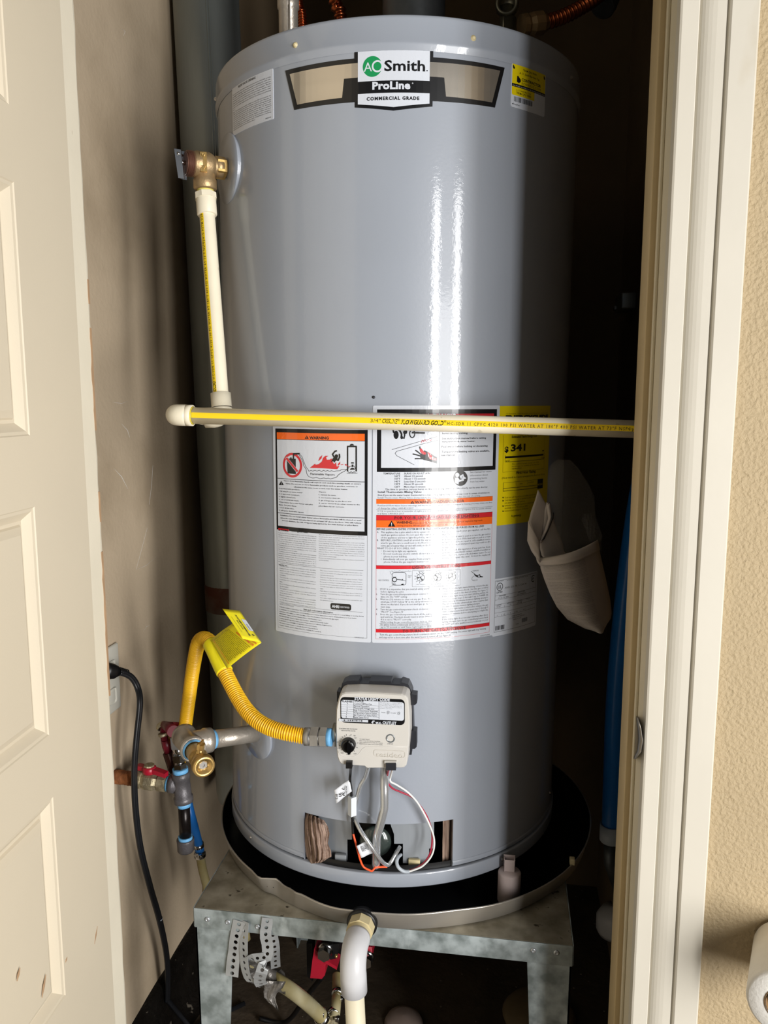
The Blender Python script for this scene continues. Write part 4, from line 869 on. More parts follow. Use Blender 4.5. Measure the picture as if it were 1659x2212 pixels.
# ================================================================== RELIEF VALVE AND ITS DISCHARGE PIPE
th0 = R_(-142.7); nr = Vector((math.cos(th0), math.sin(th0), 0)); tg = Vector((-nr.y, nr.x, 0)); vb = TP(th0, 1.029)
rv = empty('relief_valve', vb+nr*.034-Vector((0, 0, .02)), 'brass relief valve with a small steel test lever on the heater\'s upper left side', 'valve')
b = MB(); b.lathe(vb+nr*.002, nr, [(0, .0), (0, .0125), (.006, .0125), (.007, .0145), (.016, .0145), (.017, .0125), (.021, .0160), (.026, .0185), (.044, .0185), (.048, .017), (.050, .0168), (.050, 0)], 32)
vc = vb+nr*.034; b.lathe(vc, (0, 0, -1), [(0, .015), (.018, .015), (.020, .0165), (.031, .0165), (.033, .015), (.033, 0)], 28)
b.build('body', M['bronze'], rv)
b = MB(); b.cyl(vb+nr*.005, vb+nr*.018, .0158, 6, smooth=False); b.build('hex_nut', M['brass'], rv)
b = MB(); pp = [vb+nr*(.050+.010*i/48) for i in range(49)]; b.tube(pp, [.0168+.0007*math.sin(i*2*math.pi/6) for i in range(49)], 28); b.cyl(vb+nr*.060, vb+nr*.0615, .0150, 24)
b.build('spring_cap', mat('brown_thread', '6E4A3C', .5, .4, .15, 60), rv)
# raised flow arrow plate facing the viewer
fp = vc + Vector((.3, -.954, 0))*.0183; u_ = Vector((.954, .3, 0)); w_ = Vector((0, 0, 1)); fn = Vector((.3, -.954, 0))
def q3(a, b_, h=0): return fp + u_*a*.001 + w_*b_*.001 + fn*h*.001
b = MB(); b.prism([q3(-4.5, -13), q3(4.5, -13), q3(4.5, 13), q3(-4.5, 13)], fn*.0010); b.prism([q3(-4.5, -13), q3(4.5, -13), q3(4.5, 13), q3(-4.5, 13)], fn*-.006)
b.prism([q3(-.8, -6, 1), q3(.8, -6, 1), q3(.8, 8, 1), q3(-.8, 8, 1)], fn*.0006); b.prism([q3(-3.4, -5, 1), q3(3.4, -5, 1), q3(0, -11, 1)], fn*.0006); b.lathe(q3(0, 9, 1), fn, [(0, 2.4e-3), (.0006, 2.4e-3), (.0006, 1.2e-3), (.0001, 1.1e-3)], 12)
b.build('flow_arrow', M['brass'], rv)
h0 = vb+nr*.068+Vector((0, 0, .010)); b = MB()
b.tube([vb+nr*.0615, vb+nr*.070], .003, 10)
hx = Vector((-.2, -.97, 0)).normalized()
for sgn in (-1, 1):
    b.prism([h0+Vector((0, 0, .006))+hx*sgn*.0045-nr*.004, h0+Vector((0, 0, .006))+hx*sgn*.0045+nr*.004, h0+Vector((.004, 0, -.033))+hx*sgn*.0035+nr*.004, h0+Vector((.004, 0, -.033))+hx*sgn*.0035-nr*.003], hx*.0012)
P = [h0+Vector((0, 0, .006))-hx*.0045+nr*.004, h0+Vector((0, 0, .006))+hx*.0057+nr*.004, h0+Vector((.004, 0, -.033))+hx*.0047+nr*.004, h0+Vector((.004, 0, -.033))-hx*.0035+nr*.004]
b.prism(P, nr*.0012); b.lathe(h0, hx, [(-.007, .0), (-.007, .0022), (.007, .0022), (.007, 0)], 8)
b.build('test_lever', M['chrome'], rv)

dp = empty('discharge_pipe', Y(480, 875, -.25), 'cream plastic pipe with yellow stripe running down from the brass valve then across the heater', 'pipe')
va = vc - Vector((0, 0, .033)); vz = Y(478, 868, -.248); vd = (vz-va).normalized()
b = MB(); b.lathe(va+Vector((0, 0, .002)), vd, [(0, .0118), (.006, .0118), (.007, .0118)], 20); b.build('pipe_dope', mat('yellow_dope', 'CBC46A', .5, 0, .2, 80), dp)
b = MB(); a0 = va+vd*.006; b.tube([a0+vd*t for t in (0, .008)], .0158, 8, 0, False); b.lathe(a0+vd*.008, vd, [(0, .0142), (.022, .0142), (.0235, .0132), (.0235, .010)], 28)
b.build('threaded_adapter', M['cpvc'], dp)
p0 = a0+vd*.025; p1 = vz; b = MB(); b.tube([p0, p1], .0110, 28, caps=False); b.build('vertical_pipe', M['cpvc'], dp)
# elbows hidden behind the long run, socket collar in view
HY = -.3035; HL = Y(412, 897.5, HY); HR = Y(1372, 927, HY); hd = (HR-HL).normalized(); HR2 = HL + hd*((XR-.001-HL.x)/hd.x)
b = MB(); b.lathe(vz-vd*.012, vd, [(0, .011), (0, .0142), (.020, .0142)], 28)
cc = vz+vd*.010; ex = Vector((-1, -.12, -.03)).normalized()
pts = arc3(cc+ex*.012, -ex, vd, .012, 0, 90, 8); b.tube([cc-vd*.001]+pts+[pts[-1]+ex*.012], .0142, 24)
b.build('elbow', M['cpvc'], dp)
e1 = pts[-1]+ex*.012; e2 = HL - hd*.022 + Vector((0, .040, .002))
b = MB(); b.tube([e1, e1.lerp(e2, .5), e2+Vector((0, .004, 0))], .0109, 20); b.build('short_pipe', M['cpvc'], dp)
cc = HL - hd*.011; yb = Vector((0, 1, 0)); r0 = .0142
b = MB(); b.tube([HL+hd*.003, HL+hd*.0028, cc+hd*.004], [.0132, r0, r0], 28)
pts = arc3(cc+yb*.011, -yb, -hd, .013, 0, 90, 10)
b.tube([cc+hd*.004]+pts+[pts[-1]+yb*.026], r0, 28); b.lathe(cc-hd*.003, -hd, [(0, r0), (.006, .0135), (.011, .0105), (.0145, .006), (.0155, 0)], 28)
b.build('elbow', M['cpvc'], dp)
b = MB(); b.tube([HL, HR2], .0110, 32); hp = b.build('horizontal_pipe', M['cpvc'], dp)
b = MB(); b.lathe(HL+hd*.0025, hd, [(0, .0112), (.0008, .0124), (.0018, .0112)], 28); b.build('glue_bead', mat('yellow_glue', 'D8C437', .3, 0, .1, 40), dp)
b = MB(); b.lathe(p0-vd*.0008, vd, [(0, .0112), (.0008, .0120), (.0018, .0112)], 28); b.build('glue_bead', bpy.data.materials['yellow_glue'], dp)

class PipeS:                                                # print surface: along the pipe and around it
    curved = False
    def __init__(s, p0, ax, r, front): s.p = Vector(p0); s.ax = Vector(ax).normalized(); f = Vector(front); f = (f - s.ax*f.dot(s.ax)).normalized(); s.f = f; s.g = s.f.cross(s.ax); s.r = r
    def pos(s, a, b, h): t = b/s.r; return s.p + s.ax*a + (s.f*math.cos(t) + s.g*math.sin(t))*(s.r+h)
def pstripe(surf, a0, a1, w, c, m, name, parent, tw=0, n=24):
    b = MB(); rows = [[surf.pos(a0+(a1-a0)*i/n, c+tw*i/n - w/2 + w*j/6, .00012) for j in range(7)] for i in range(n+1)]
    b.grid(rows, 0, True); return b.build(name, M[m], parent)
HS = PipeS(HL, hd, .0110, (.0, -1, .02)); HS.g = Vector((0, 0, 1))
HS.g = (HS.g - HS.ax*HS.g.dot(HS.ax)); HS.g = (HS.g - HS.f*HS.g.dot(HS.f)).normalized()
LP = (HR2-HL).length
stp = pstripe(HS, .005, LP-.002, .0072, .0008, 'yellow', 'yellow_stripe', hp)
p = Print(HS, inks=('lk', 'pk'), base=.00018); M['pk'] = mat('brown_pipe_ink', '5B4A18', .5, 0, 0)
def along(x): return (Y(x, 905+.03*(x-580), HY-.011) - HL).dot(hd)
def stext(pr, txt, x0, x1, b0, h, ink='lk', bold=0, slant=0, sp=1, f=along):
    v, fc, w = glyphs(txt, bold, slant, sp); a0, a1 = f(x0), f(x1)
    pr._add([(a0+q[0]*(a1-a0)/w, b0+q[1]*h) for q in v], fc, ink, 1)
stext(p, '3/4"', 800, 822, -.0012, .0042, 'pk'); stext(p, 'CRESLINE', 826, 858, -.0020, .0056, 'lk', .01, .2); stext(p, 'FLOWGUARD GOLD', 866, 958, -.0026, .0058, 'lk', .022, .3); stext(p, '®', 858, 863, .001, .003); stext(p, '®', 959, 964, .001, .003)
stext(p, 'HC-SDR 11 CPVC 4120 100 PSI WATER AT 180°F 400 PSI WATER AT 73°F NSF®pw', 966, 1378, -.0018, .0042, 'pk', .01, 0, 1.25)
p.build('pipe_print', hp)
VS_ = PipeS(p1, -vd, .0110, (-.42, -.9, 0)); VS_.g = VS_.ax.cross(VS_.f)*1.0
VS_.g = -VS_.g if VS_.g.dot(Vector((-1, 0, 0))) < 0 else VS_.g
vp_ = [o for o in bpy.data.objects if o.name.startswith('vertical_pipe')][0]
pstripe(VS_, .005, (p0-p1).length-.001, .0068, .0, 'yellow', 'yellow_stripe', vp_)
p = Print(VS_, inks=('lk', 'pk'), base=.00018); Lv = (p0-p1).length
def vt(txt, a0, a1, h, ink, bold=0, slant=0, sp=1):
    v, fc, w = glyphs(txt, bold, slant, sp); p._add([(a0+q[0]*(a1-a0)/w, -h/2+q[1]*h) for q in v], fc, ink, 1)
vt('GOLD®', .010, .028, .0056, 'lk', .022, .3); vt('HC-SDR 11 CPVC 4120 100 PSI WATER AT 180°F 400 PSI WATER AT 73°F NSF®pw-G ASTM D2846', .031, Lv-.002, .0040, 'pk', .01, 0, 1.25)
p.build('pipe_print', vp_)

# ================================================================== DRAIN TEE AND BRASS DRAIN VALVE
th1 = R_(-129.9); n1 = Vector((math.cos(th1), math.sin(th1), 0)); db = TP(th1, .1936)
n1d = (n1*1.0+Vector((0, 0, -.02))).normalized()
T0 = Y(545, 1572, db.y); Tc = Y(408, 1605, -.298)
n1d = (Tc-db).normalized(); ed = Vector((.60, -.80, -.0)).normalized()
dv_ = empty('drain_tee', Tc, 'silver nipple and tee on the heater\'s lower left with a brass drain valve pointing forward', 'pipe fitting')
Ln = (Tc-db).length
b = MB(); b.tube([db-n1d*.01, db+n1d*(Ln-.028)], .0132, 24); b.build('nipple', M['malleable'], dv_)
b = MB(); b.tube([db+n1d*(Ln-.040), db+n1d*(Ln-.034)], .0140, 24); b.build('thread_sealant', M['tape'], dv_)
b = MB(); b.lathe(db+n1d*(Ln-.034), n1d, [(0, .0132), (.0, .0180), (.010, .0182), (.012, .0165), (.034, .0160)], 28)
b.lathe(Tc-ed*.030, ed, [(0, .0), (0, .0155), (.001, .0182), (.009, .0182), (.011, .0168), (.044, .0165), (.046, .0182), (.056, .0184), (.0565, .0150), (.052, .0145)], 28)
b.build('tee', M['malleable'], dv_)
b = MB(); b.lathe(Tc-ed*.030, -ed, [(0, .013), (.006, .012), (.0065, 0)], 6, 0, False); b.build('plug', M['steel'], dv_)
b = MB(); b.lathe(Tc+ed*.0255, ed, [(0, .0158), (.003, .0145), (.0035, .0135)], 28); b.build('thread_sealant', M['tape'], dv_)
vs0 = Tc+ed*.024; b = MB(); ed2 = (ed+Vector((0, 0, -.03))).normalized()
b.lathe(vs0, ed2, [(0, .0125), (.020, .0122), (.024, .0132), (.030, .0132), (.033, .0115), (.044, .0118), (.046, .0150), (.0485, .0156), (.050, .0147), (.052, .0156), (.0545, .0147), (.057, .0150), (.058, .0138), (.058, .0095), (.050, .0085), (.050, 0)], 28)
st0 = vs0+ed2*.032; sd = Vector((.18, -.1, .97)).normalized(); b.lathe(st0, sd, [(0, .0065), (.013, .0060), (.014, .0045), (.018, .0042)], 16)
b.build('drain_valve', M['brass'], dv_)
b = MB(); q = st0+sd*.016; b.cyl(q, q+sd*.008, .0056, 8, smooth=False); b.box(Vector((-.0012, -.008, 0)), Vector((.0012, .008, .003)), 0, 0, Matrix.Translation(q+sd*.008)); b.build('valve_stem', M['brass'], dv_)
b = MB(); q = vs0+ed2*.0505; b.lathe(q, ed2, [(0, .0068), (.0018, .0058), (.0018, .0028), (.0002, .0028), (.0002, 0)], 6, 0, False); b.build('valve_washer', M['steel'], dv_)

# ================================================================== GAS SUPPLY: rusty stub, ball valve, black tee, drip leg
g = empty('gas_pipe_assembly', Y(400, 1835, -.15), 'rusty gas stub with red handle valve, black tee and capped drip leg on left wall', 'gas pipe')
GY = -.15
def G(px, py, y=GY): return Y(px, py, y)
w0 = X(248, 1677, XL); w1 = G(378, 1694); gd = (w1-w0).normalized()
b = MB(); pth = resamp([w0-gd*.01, w0+gd*.045], .002); b.tube(pth, [.0118+random.uniform(-.0006, .0006) for _ in pth], 20); b.build('rusty_nipple', M['rust'], g)
b = MB(); q = w0+gd*.036; Lb = (w1-w0).length-.036
b.lathe(q, gd, [(0, .0), (0, .0145), (.012, .0150), (.013, .0130), (.020, .0158), (.034, .0158), (.040, .0130), (.042, .0150), (Lb-.014, .0152), (Lb-.013, .0)], 8, 0, False)
b.build('ball_valve', M['crusty'], g); bv = bpy.data.objects['ball_valve']
b = MB(); q = w0+gd*(.036+.026); b.cyl(q+Vector((0, 0, .012)), q+Vector((0, 0, .022)), .006, 12)
b.build('valve_stem', M['crusty'], bv)
b = MB(); b.cyl(q+Vector((0, 0, .014)), q+Vector((0, 0, .026)), .0115, 20, bevel=.002)
hv = (gd*1.0+Vector((0, -.25, 0))).normalized(); sd_ = Vector((0, 0, 1)).cross(hv)
for sg, l in ((-1, .024), (1, .034)):
    P = [q+Vector((0, 0, .018))+sd_*.006, q+hv*sg*l+Vector((0, 0, .016))+sd_*.0055, q+hv*sg*(l+.001)+Vector((0, 0, .016))-sd_*.0055, q+Vector((0, 0, .018))-sd_*.006]
    b.prism(P, Vector((0, 0, .0075)))
b.build('valve_handle', M['red'], bv)
b = MB(); b.cyl(q+Vector((0, 0, .0262)), q+Vector((0, 0, .0290)), .0088, 8, smooth=False); b.build('handle_nut', M['crusty'], bv)
b = MB(); b.tube([w1-gd*.013, w1-gd*.007], .0135, 20); b.build('thread_sealant', M['tape'], g)
t0, t1 = G(390, 1668), G(397, 1733); td = (t1-t0).normalized(); Lt = (t1-t0).length; tc = t0+td*Lt*.46
b = MB(); b.lathe(t0, td, [(0, .0), (0, .0132), (.001, .0150), (.010, .0150), (.011, .0138), (Lt-.011, .0142), (Lt-.010, .0160), (Lt-.001, .0158), (Lt, .012), (Lt, 0)], 28)
b.lathe(w1-gd*.009, gd, [(0, .010), (0, .0150), (.009, .0150), (.011, .0128), ((tc-w1).length+.009, .0128)], 26)
b.build('black_tee', M['blackiron'], g)
b = MB(); b.tube([t0-td*.007, t0+td*.001], .0128, 22); b.build('thread_sealant', M['tape'], g)
b = MB(); b.tube([t1-td*.001, t1+td*.007], .0112, 22); b.build('thread_sealant', M['tape'], g)
c0 = G(400.5, 1812); nd = (c0-t1).normalized()
b = MB(); b.tube([t1, c0], .0098, 24); b.build('drip_leg', M['blackpipe'], g)
b = MB(); b.tube([c0-nd*.005, c0+nd*.002], .0118, 22); b.build('thread_sealant', M['tape'], g)
b = MB(); pr = [(0, .0115), (0, .0145), (.002, .0148), (.006, .0142), (.020, .0138), (.022, .0125), (.022, 0)]; b.lathe(c0, nd, pr, 28); b.build('pipe_cap', M['blackiron'], g)
u0 = t0-td*.006; b = MB(); b.cyl(u0, u0-td*.010, .0112, 6, smooth=False); b.cyl(u0-td*.010, u0-td*.014, .0085, 16); b.cyl(u0-td*.014, u0-td*.026, .0118, 6, smooth=False); b.cyl(u0-td*.026, u0-td*.040, .0095, 16); b.build('union', M['chrome'], g)
u1 = u0-td*.038; b = MB(); b.cyl(u1, u1-td*.020, .0125, 6, smooth=False); b.build('flare_nut', M['steel'], g)
# appliance valve behind, with its long red lever and rusty elbow
a1, a2, a3, a4 = G(374, 1655, -.13), G(364, 1625, -.13), G(357, 1597, -.135), G(351, 1566, -.135)
b = MB(); b.cyl(a1, a2, .0098, 10, smooth=False); b.lathe(a1.lerp(a2, -.5), a2-a1, [(0, .008), (.010, .0105), (.016, .0085)], 12); b.build('rusty_coupling', mat('dark_rust', '4A2B22', .5, .5, .2, 50), g)
b = MB(); b.tube([a2, a2.lerp(a3, .5), a3], [.0072, .0080, .0074], 14); b.tube([a3, a4+Vector((.002, 0, .001)), G(366, 1571, -.15), G(374, 1580, -.165)], [.0074, .0070, .0092, .0100], 14); b.build('red_lever', M['maroon'], g)
b = MB(); b.lathe(G(352, 1572, -.135), (G(346, 1560, -.13)-G(352, 1572, -.135)), [(0, .0095), (.004, .0105), (.008, .008), (.0095, 0)], 10, 0, False); b.tube([G(352, 1583, -.14), G(353.5, 1589, -.14)], .0082, 12); b.build('lever_ferrule', M['crusty'], g)
b = MB(); q = G(378, 1566, -.10); b.box(q-Vector((.010, .004, .005)), q+Vector((.009, .004, .005)), 0, .003); b.build('valve_handle', M['red'], g)

# ================================================================== YELLOW GAS HOSE, ITS TAG AND THE CONTROL
hp_ = [G(398, 1600, -.10), G(400, 1572, -.115), G(408, 1510, -.15), G(416, 1450, -.185), G(424, 1405, -.21), G(430, 1386, -.222), G(440, 1379, -.235), G(452, 1385, -.247), G(462, 1402, -.258), G(477, 1435, -.272), G(497, 1475, -.290), G(514, 1507, -.303), G(533, 1535, -.318), G(556, 1557, -.330), G(585, 1573, -.338), G(620, 1583, -.342), G(645, 1588, -.342), G(662, 1591, -.342)]
gh = empty('gas_hose', hp_[0], 'corrugated yellow gas hose looping from the gas valve to the heater control', 'hose')
pth = resamp(spl(hp_, 12), .00072)
b = MB(); b.tube(pth, [.0098+.0014*math.sin(i*2*math.pi/4.6) if i < len(pth)-4 else .0100 for i in range(len(pth))], 18); b.build('corrugated_tube', M['hose'], gh)
b = MB(); e = G(662, 1591, -.342); f_ = G(722, 1593, -.342); dd = (f_-e).normalized()
b.lathe(e-dd*.002, dd, [(0, .010), (0, .0122), (.008, .0122), (.010, .0108)], 24); b.build('hose_collar', M['steel'], gh)
b = MB(); b.cyl(e+dd*.007, e+dd*.0175, .0142, 6, smooth=False); b.build('flare_nut', M['steel'], gh)
b = MB(); b.cyl(e+dd*.0175, e+dd*.0200, .0105, 20); b.cyl(e+dd*.0200, e+dd*.0290, .0140, 6, smooth=False); b.build('adapter', M['steel'], gh)
b = MB(); b.tube([e+dd*.029, e+dd*.0350], .0118, 20); b.build('thread_sealant', M['tape'], gh)
# yellow tag wrapped on the hose, its free end folded back
tgp = empty('hose_tag', G(478, 1435, -.285), 'bright yellow folded warning tag with small print wrapped around the gas hose', 'tag')
sl = spl([hp_[7].lerp(hp_[8], .35), hp_[8], hp_[9], hp_[9].lerp(hp_[10], .42)], 6)
b = MB(); b.tube(sl, .0122, 24); slv = b.build('sleeve', M['tagy'], tgp)
def g3(x, y, d): return Y(440+x/11.85, 1300+y/11.85, d)
A_ = [(175, 985, -.262), (600, 1715, -.303)]; B_ = [(735, 560, -.290), (1475, 1050, -.325)]
def tagrow(P, Q, n=12, bow=.004):
    a, c = g3(*P), g3(*Q); return [a.lerp(c, i/n) for i in range(n+1)]
n_t = Vector((.1, -.9, .4)).normalized(); rows = []
c00, c01, c10, c11 = g3(*A_[0]), g3(*A_[1]), g3(735, 560, -.290), g3(1475, 1050, -.322)
for i in range(13):
    u = i/12; l = c00.lerp(c10, u); r = c01.lerp(c11, u); rows.append([l.lerp(r, j/8)+n_t*(.004*math.sin(math.pi*u)) for j in range(9)])
b = MB(); b.grid(rows); mrows = rows
d00, d01 = g3(480, 178, -.318), g3(1010, 960, -.350)                     # folded flap coming back towards the viewer
f00, f01 = g3(920, 225, -.300), g3(1478, 1050, -.3225)
rows = []
for i in range(9):
    u = i/8; l = f00.lerp(d00, u); r = f01.lerp(g3(1000, 940, -.350), u)
    rows.append([l.lerp(r, j/8)+Vector((0, -.0035, .001))*math.sin(math.pi*u) + Vector((0, -.002, 0))*math.sin(3*u+j*.5)*.3 for j in range(9)])
b.grid(rows); frows = rows
sh_ = b.build('tag_sheet', M['tagy'], tgp, solid=.0004)
# print on the curved sheets
M['lb2'] = mat('olive_print', '5C5608', .5, 0, 0)
class LoftS:
    curved = False
    def __init__(s, rows): s.r = rows
    def pos(s, a, b_, h):
        nr, nc = len(s.r)-1, len(s.r[0])-1; u = min(max(a, 0), .9999)*nc; v = min(max(b_, 0), .9999)*nr; i, j = int(v), int(u); fu, fv = u-j, v-i
        r = s.r; P = r[i][j].lerp(r[i][j+1], fu).lerp(r[i+1][j].lerp(r[i+1][j+1], fu), fv)
        n = (r[i][j+1]-r[i][j]).cross(r[i+1][j]-r[i][j]).normalized(); n = n if n.dot(CAM-P) > 0 else -n
        return P+n*(h+.0004)
    def inv(s, x, y): return x, y
def ltext(pr, txt, a0, a1, b0, h, ink, bold=0, up=1):
    v, f, w = glyphs(txt, bold); pr._add([(a0+q[0]*(a1-a0)/w, b0+up*q[1]*h) for q in v], f, ink, 1)
LT = ['This connector must be installed by a qualified installer', 'Read instructions and warnings before use. Check all joints', 'for leaks with soapy water. Do not kink twist or overbend', 'the hose connector. Not for use through walls or floors', 'Always use a new connector for each appliance. Do not use', 'with movable appliances on casters. Keep away from moisture', 'acids and solvents. Inspect once a year and replace it when', 'the coating is worn. Follow all local codes and standards']
p = Print(LoftS(mrows), inks=('lb2', 'lk', 'lo', 'lw'), base=.0003)
ltext(p, 'FAILURE TO FOLLOW ALL WARNINGS MAY CAUSE FIRE', .05, .93, .10, .022, 'lo', .03)
for i in range(15): ltext(p, LT[i % 8], .05+.02*random.random(), .86+.08*random.random(), .15+i*.043, .023, 'lb2', .025)
ltext(p, 'WARNING FIRE OR', .30, .95, .82, .05, 'lo', .03); ltext(p, 'EXPLOSION', .55, .95, .90, .04, 'lo', .03)
p.build('tag_print', sh_)
p = Print(LoftS(frows), inks=('lb2', 'lk', 'lo', 'lw'), base=.0003)
p.raw([(.30, .03), (.66, .03), (.66, .26), (.30, .26)], 'lw'); ltext(p, 'WARNING', .44, .64, .20, .10, 'lb2', 0, -1)
ltext(p, 'DO NOT REMOVE WARNING LABEL', .18, .86, .46, .10, 'lk', .04, -1); ltext(p, 'MADE IN TAIWAN', .36, .66, .60, .08, 'lk', .02, -1); ltext(p, 'COATED STAINLESS STEEL CONNECTOR FOR GAS', .25, .78, .80, .05, 'lb2', 0, -1)
p.raw([(.80+.03*math.cos(k*.6), .20+.06*math.sin(k*.6)) for k in range(10)], 'lb2')
p.build('tag_print', sh_)

FN = Vector((.035, -.999, .0)).normalized()
FO = Y(808, 1575, -.3475); FE = (Y(884, 1503, -.3475)-Y(733, 1495, -.3475)); FE.z -= .0
gc = empty('gas_control', Y(808, 1640, -.30), 'off white gas control box with black dial and status label on the heater front', 'gas control')
PS = PlaneS(FO, FE, FN)
def cp(x, y, h=0): a, b_ = PS.inv(640+x/4.608, 1460+y/4.608); return PS.pos(a, b_, h)
out = [(395, 330), (412, 250), (428, 200), (445, 178), (480, 165), (620, 160), (900, 172), (1050, 182), (1085, 195), (1108, 215), (1118, 260), (1130, 430), (1130, 600), (1112, 800), (1105, 860), (1095, 900), (1075, 918), (1050, 922), (700, 925), (680, 905), (470, 890), (440, 880), (420, 855), (405, 810), (393, 700), (390, 500)]
b = MB(); P0 = [cp(x, y) for x, y in out]; cen = sum(P0, Vector())/len(P0)
vs = []; n = len(out)
for h, k in ((.0, .965), (-.0018, .990), (-.0050, 1.0), (-.030, 1.01), (-.040, 1.01)):
    vs += [cen + (q-cen)*k + FN*h for q in P0]
fs = [list(range(n))] + [[i*n+j, i*n+(j+1) % n, (i+1)*n+(j+1) % n, (i+1)*n+j] for i in range(4) for j in range(n)]
b.add(vs, fs, 0, False); b.f.append([4*n+i for i in range(n)]); b.m.append(0); b.sm.append(False)
b.build('cover', M['control'], gc); cov = bpy.data.objects['cover']
b = MB(); out2 = [(420, 150), (470, 125), (590, 118), (600, 150), (690, 150), (700, 125), (920, 130), (930, 155), (1010, 155), (1030, 140), (1095, 160), (1120, 210), (1135, 250), (1150, 700), (1130, 880), (430, 860), (400, 600), (400, 250)]
P = [cp(x, y, -.028) for x, y in out2]; b.prism(P, -FN*.022); b.build('back_plate', M['controldark'], gc)
for (x0, y0, x1, y1) in ((1128, 245, 1188, 355), (1120, 615, 1185, 800), (375, 215, 420, 320), (370, 400, 420, 500)):
    b = MB(); b.prism([cp(x0, y0, -.022), cp(x1, y0+8, -.022), cp(x1, y1-20, -.022), cp(x1-20, y1, -.022), cp(x0, y1, -.022)], -FN*.016); b.build('bracket_tab', M['controldark'], gc)
b = MB(); b.prism([cp(365, 640, -.012), cp(402, 640, -.012), cp(402, 745, -.012), cp(365, 745, -.012)], -FN*.020); b.cyl(cp(350, 610, -.016)+Vector((-.0, .0, 0)), cp(400, 612, -.016), .0125, 20); b.build('inlet_boss', mat('cast_aluminium', '8E8C84', .4, .8, .1, 30), gc)
# raised lower shelf line and embossed maker's name
b = MB(); ridge = [(415, 750), (440, 785), (480, 805), (560, 808), (620, 780), (660, 725), (690, 705), (900, 705), (1110, 708)]
b.tube([cp(x, y, -.0003) for x, y in ridge], .0007, 6); b.build('moulded_ridge', M['control'], cov)
p = Print(PS, 640, 1460, 4.608, base=.0002)
a, b_ = p.q(772, 735); c, d = p.q(1082, 812)
p2 = Print(PS, 640, 1460, 4.608, inks=('emb',), base=.0004); M['emb'] = mat('embossed_plastic', 'C9C4BA', .4, 0, 0)
p2.text('resideo', 800, 803, 1058, 48, 'emb', 1, .0); q_ = rrect(a, b_, c, d, .003)
for u_, v_ in zip(q_, q_[1:]+q_[:1]):
    n_ = Vector((v_[0]-u_[0], v_[1]-u_[1]))
    if n_.length > 1e-6: n_ = Vector((-n_.y, n_.x)).normalized()*.00022; p2._add([(u_[0]+n_.x, u_[1]+n_.y), (u_[0]-n_.x, u_[1]-n_.y), (v_[0]-n_.x, v_[1]-n_.y), (v_[0]+n_.x, v_[1]+n_.y)], [[0, 1, 2, 3]], 'emb', 1)
p2.build('embossed_name', cov)
# status label
a, b_ = p.q(430, 206); c, d = p.q(1082, 490); dd0 = p.q(430, 465)[1]
sl_ = sheet('status_label', PS, rrect(a+.0012, b_-.0002, c-.0002, dd0+.0004, .006), 'lk', cov, .0004)
p.base = .0005
p.raw(rrect(a+.0022, p.q(430, 236)[1], c-.0012, p.q(430, 418)[1], .0032), 'lw', 1)
p.text('STATUS LIGHT CODE', 580, 236, 932, 27, 'lw', 2, .045)
p.text('FLASHES', 456, 258, 560, 17, 'lk', 2, .03); p.text('STATUS', 582, 258, 670, 17, 'lk', 2, .03)
rowsT = ['Control Off/Pilot Out', 'Normal Operation', 'Thermopile Voltage Low', 'High Temperature Shutdown', 'Temperature Sensor Failure', 'Gas Control or Valve Failure', 'Flame Sense Error']
for i, (t, xr) in enumerate(zip(rowsT, (752, 727, 778, 812, 806, 806, 724))):
    y = 282+i*22.3; p.text(t, 580-i*2, y, xr, 16, 'lk', 2, .005); p.text('0124578'[i], 507-i*2, y-3, None, 14, 'lk', 2, .01)
    z = p.q(580, y+5.5)[1]; p.rst(p.q(440, y)[0], z, p.q(822, y)[0], z-.0002, 'lk', 2)
for x, y0, y1 in ((570, 240, 418), (822, 240, 430)):
    s0, z0 = p.q(x, y0); p.rst(s0, z0, s0+.0004, p.q(x, y1)[1], 'lk', 2)
p.para(['If the Status Light is not blinking, relight the', 'pilot. To light Pilot, see Lighting Instructions', 'on water heater. If Status Light blinks more', 'than one flash every three seconds, see', 'installation instructions.|'], 835, 268, 14.5, 1055, 10, 'lk')
p.text('Example:', 848, 366, 890, 10, 'lk', 2); p.text('3 sec. pause', 938, 370, 992, 10, 'lk', 2)
for cx in (915, 1020):
    cy = 362+(cx-915)*.08; p.ring(cx, cy, 7, 7, 2.5, 'lk', 2, 10)
    for k in range(8): t = R_(45*k+20); p.line([(cx+10*math.cos(t), cy+10*math.sin(t)), (cx+18*math.cos(t), cy+18*math.sin(t))], 2.5, 'lk', 2)
x0, z0 = p.q(455, 426); x1, z1 = p.q(716, 463); p.rst(x0-.0040, z0, x1, z1+.0002, 'lw', 2); bars(p, x0, z0-.0006, p.q(668, 440)[0], z1+.0010, 3, 'lk', 3, 36)
p.text('4" w.c. OUTLET', 748, 472, 998, 29, 'lw', 2, .04)
p.build('label_print', sl_)
p = Print(PS, 640, 1460, 4.608, base=.00015)
p.text('SCALDING RISK INCREASES', 426, 528, 608, 11, 'lt', 1); p.text('WITH HOTTER WATER', 448, 548, 590, 11, 'lt', 1)
for t, x, y, w in (('A', 440, 632, 12), ('B', 478, 603, 12), ('C', 526, 600, 12), ('HOT', 395, 664, 26), ('LOW', 412, 724, 26), ('VAC', 443, 772, 30), ('PILOT', 500, 785, 46), ('OFF', 570, 780, 30)): p.text(t, x, y, x+w, 12, 'lt', 1)
for k in range(11):
    t = R_(-75-k*29); cx, cy = 522, 675; p.line([(cx+84*math.cos(t), cy+84*math.sin(t)), (cx+97*math.cos(t), cy+97*math.sin(t))], 4, 'lk')
p.text('VERY', 570, 600, 592, 11, 'lt', 1); p.text('HOT', 580, 622, 602, 11, 'lt', 1)
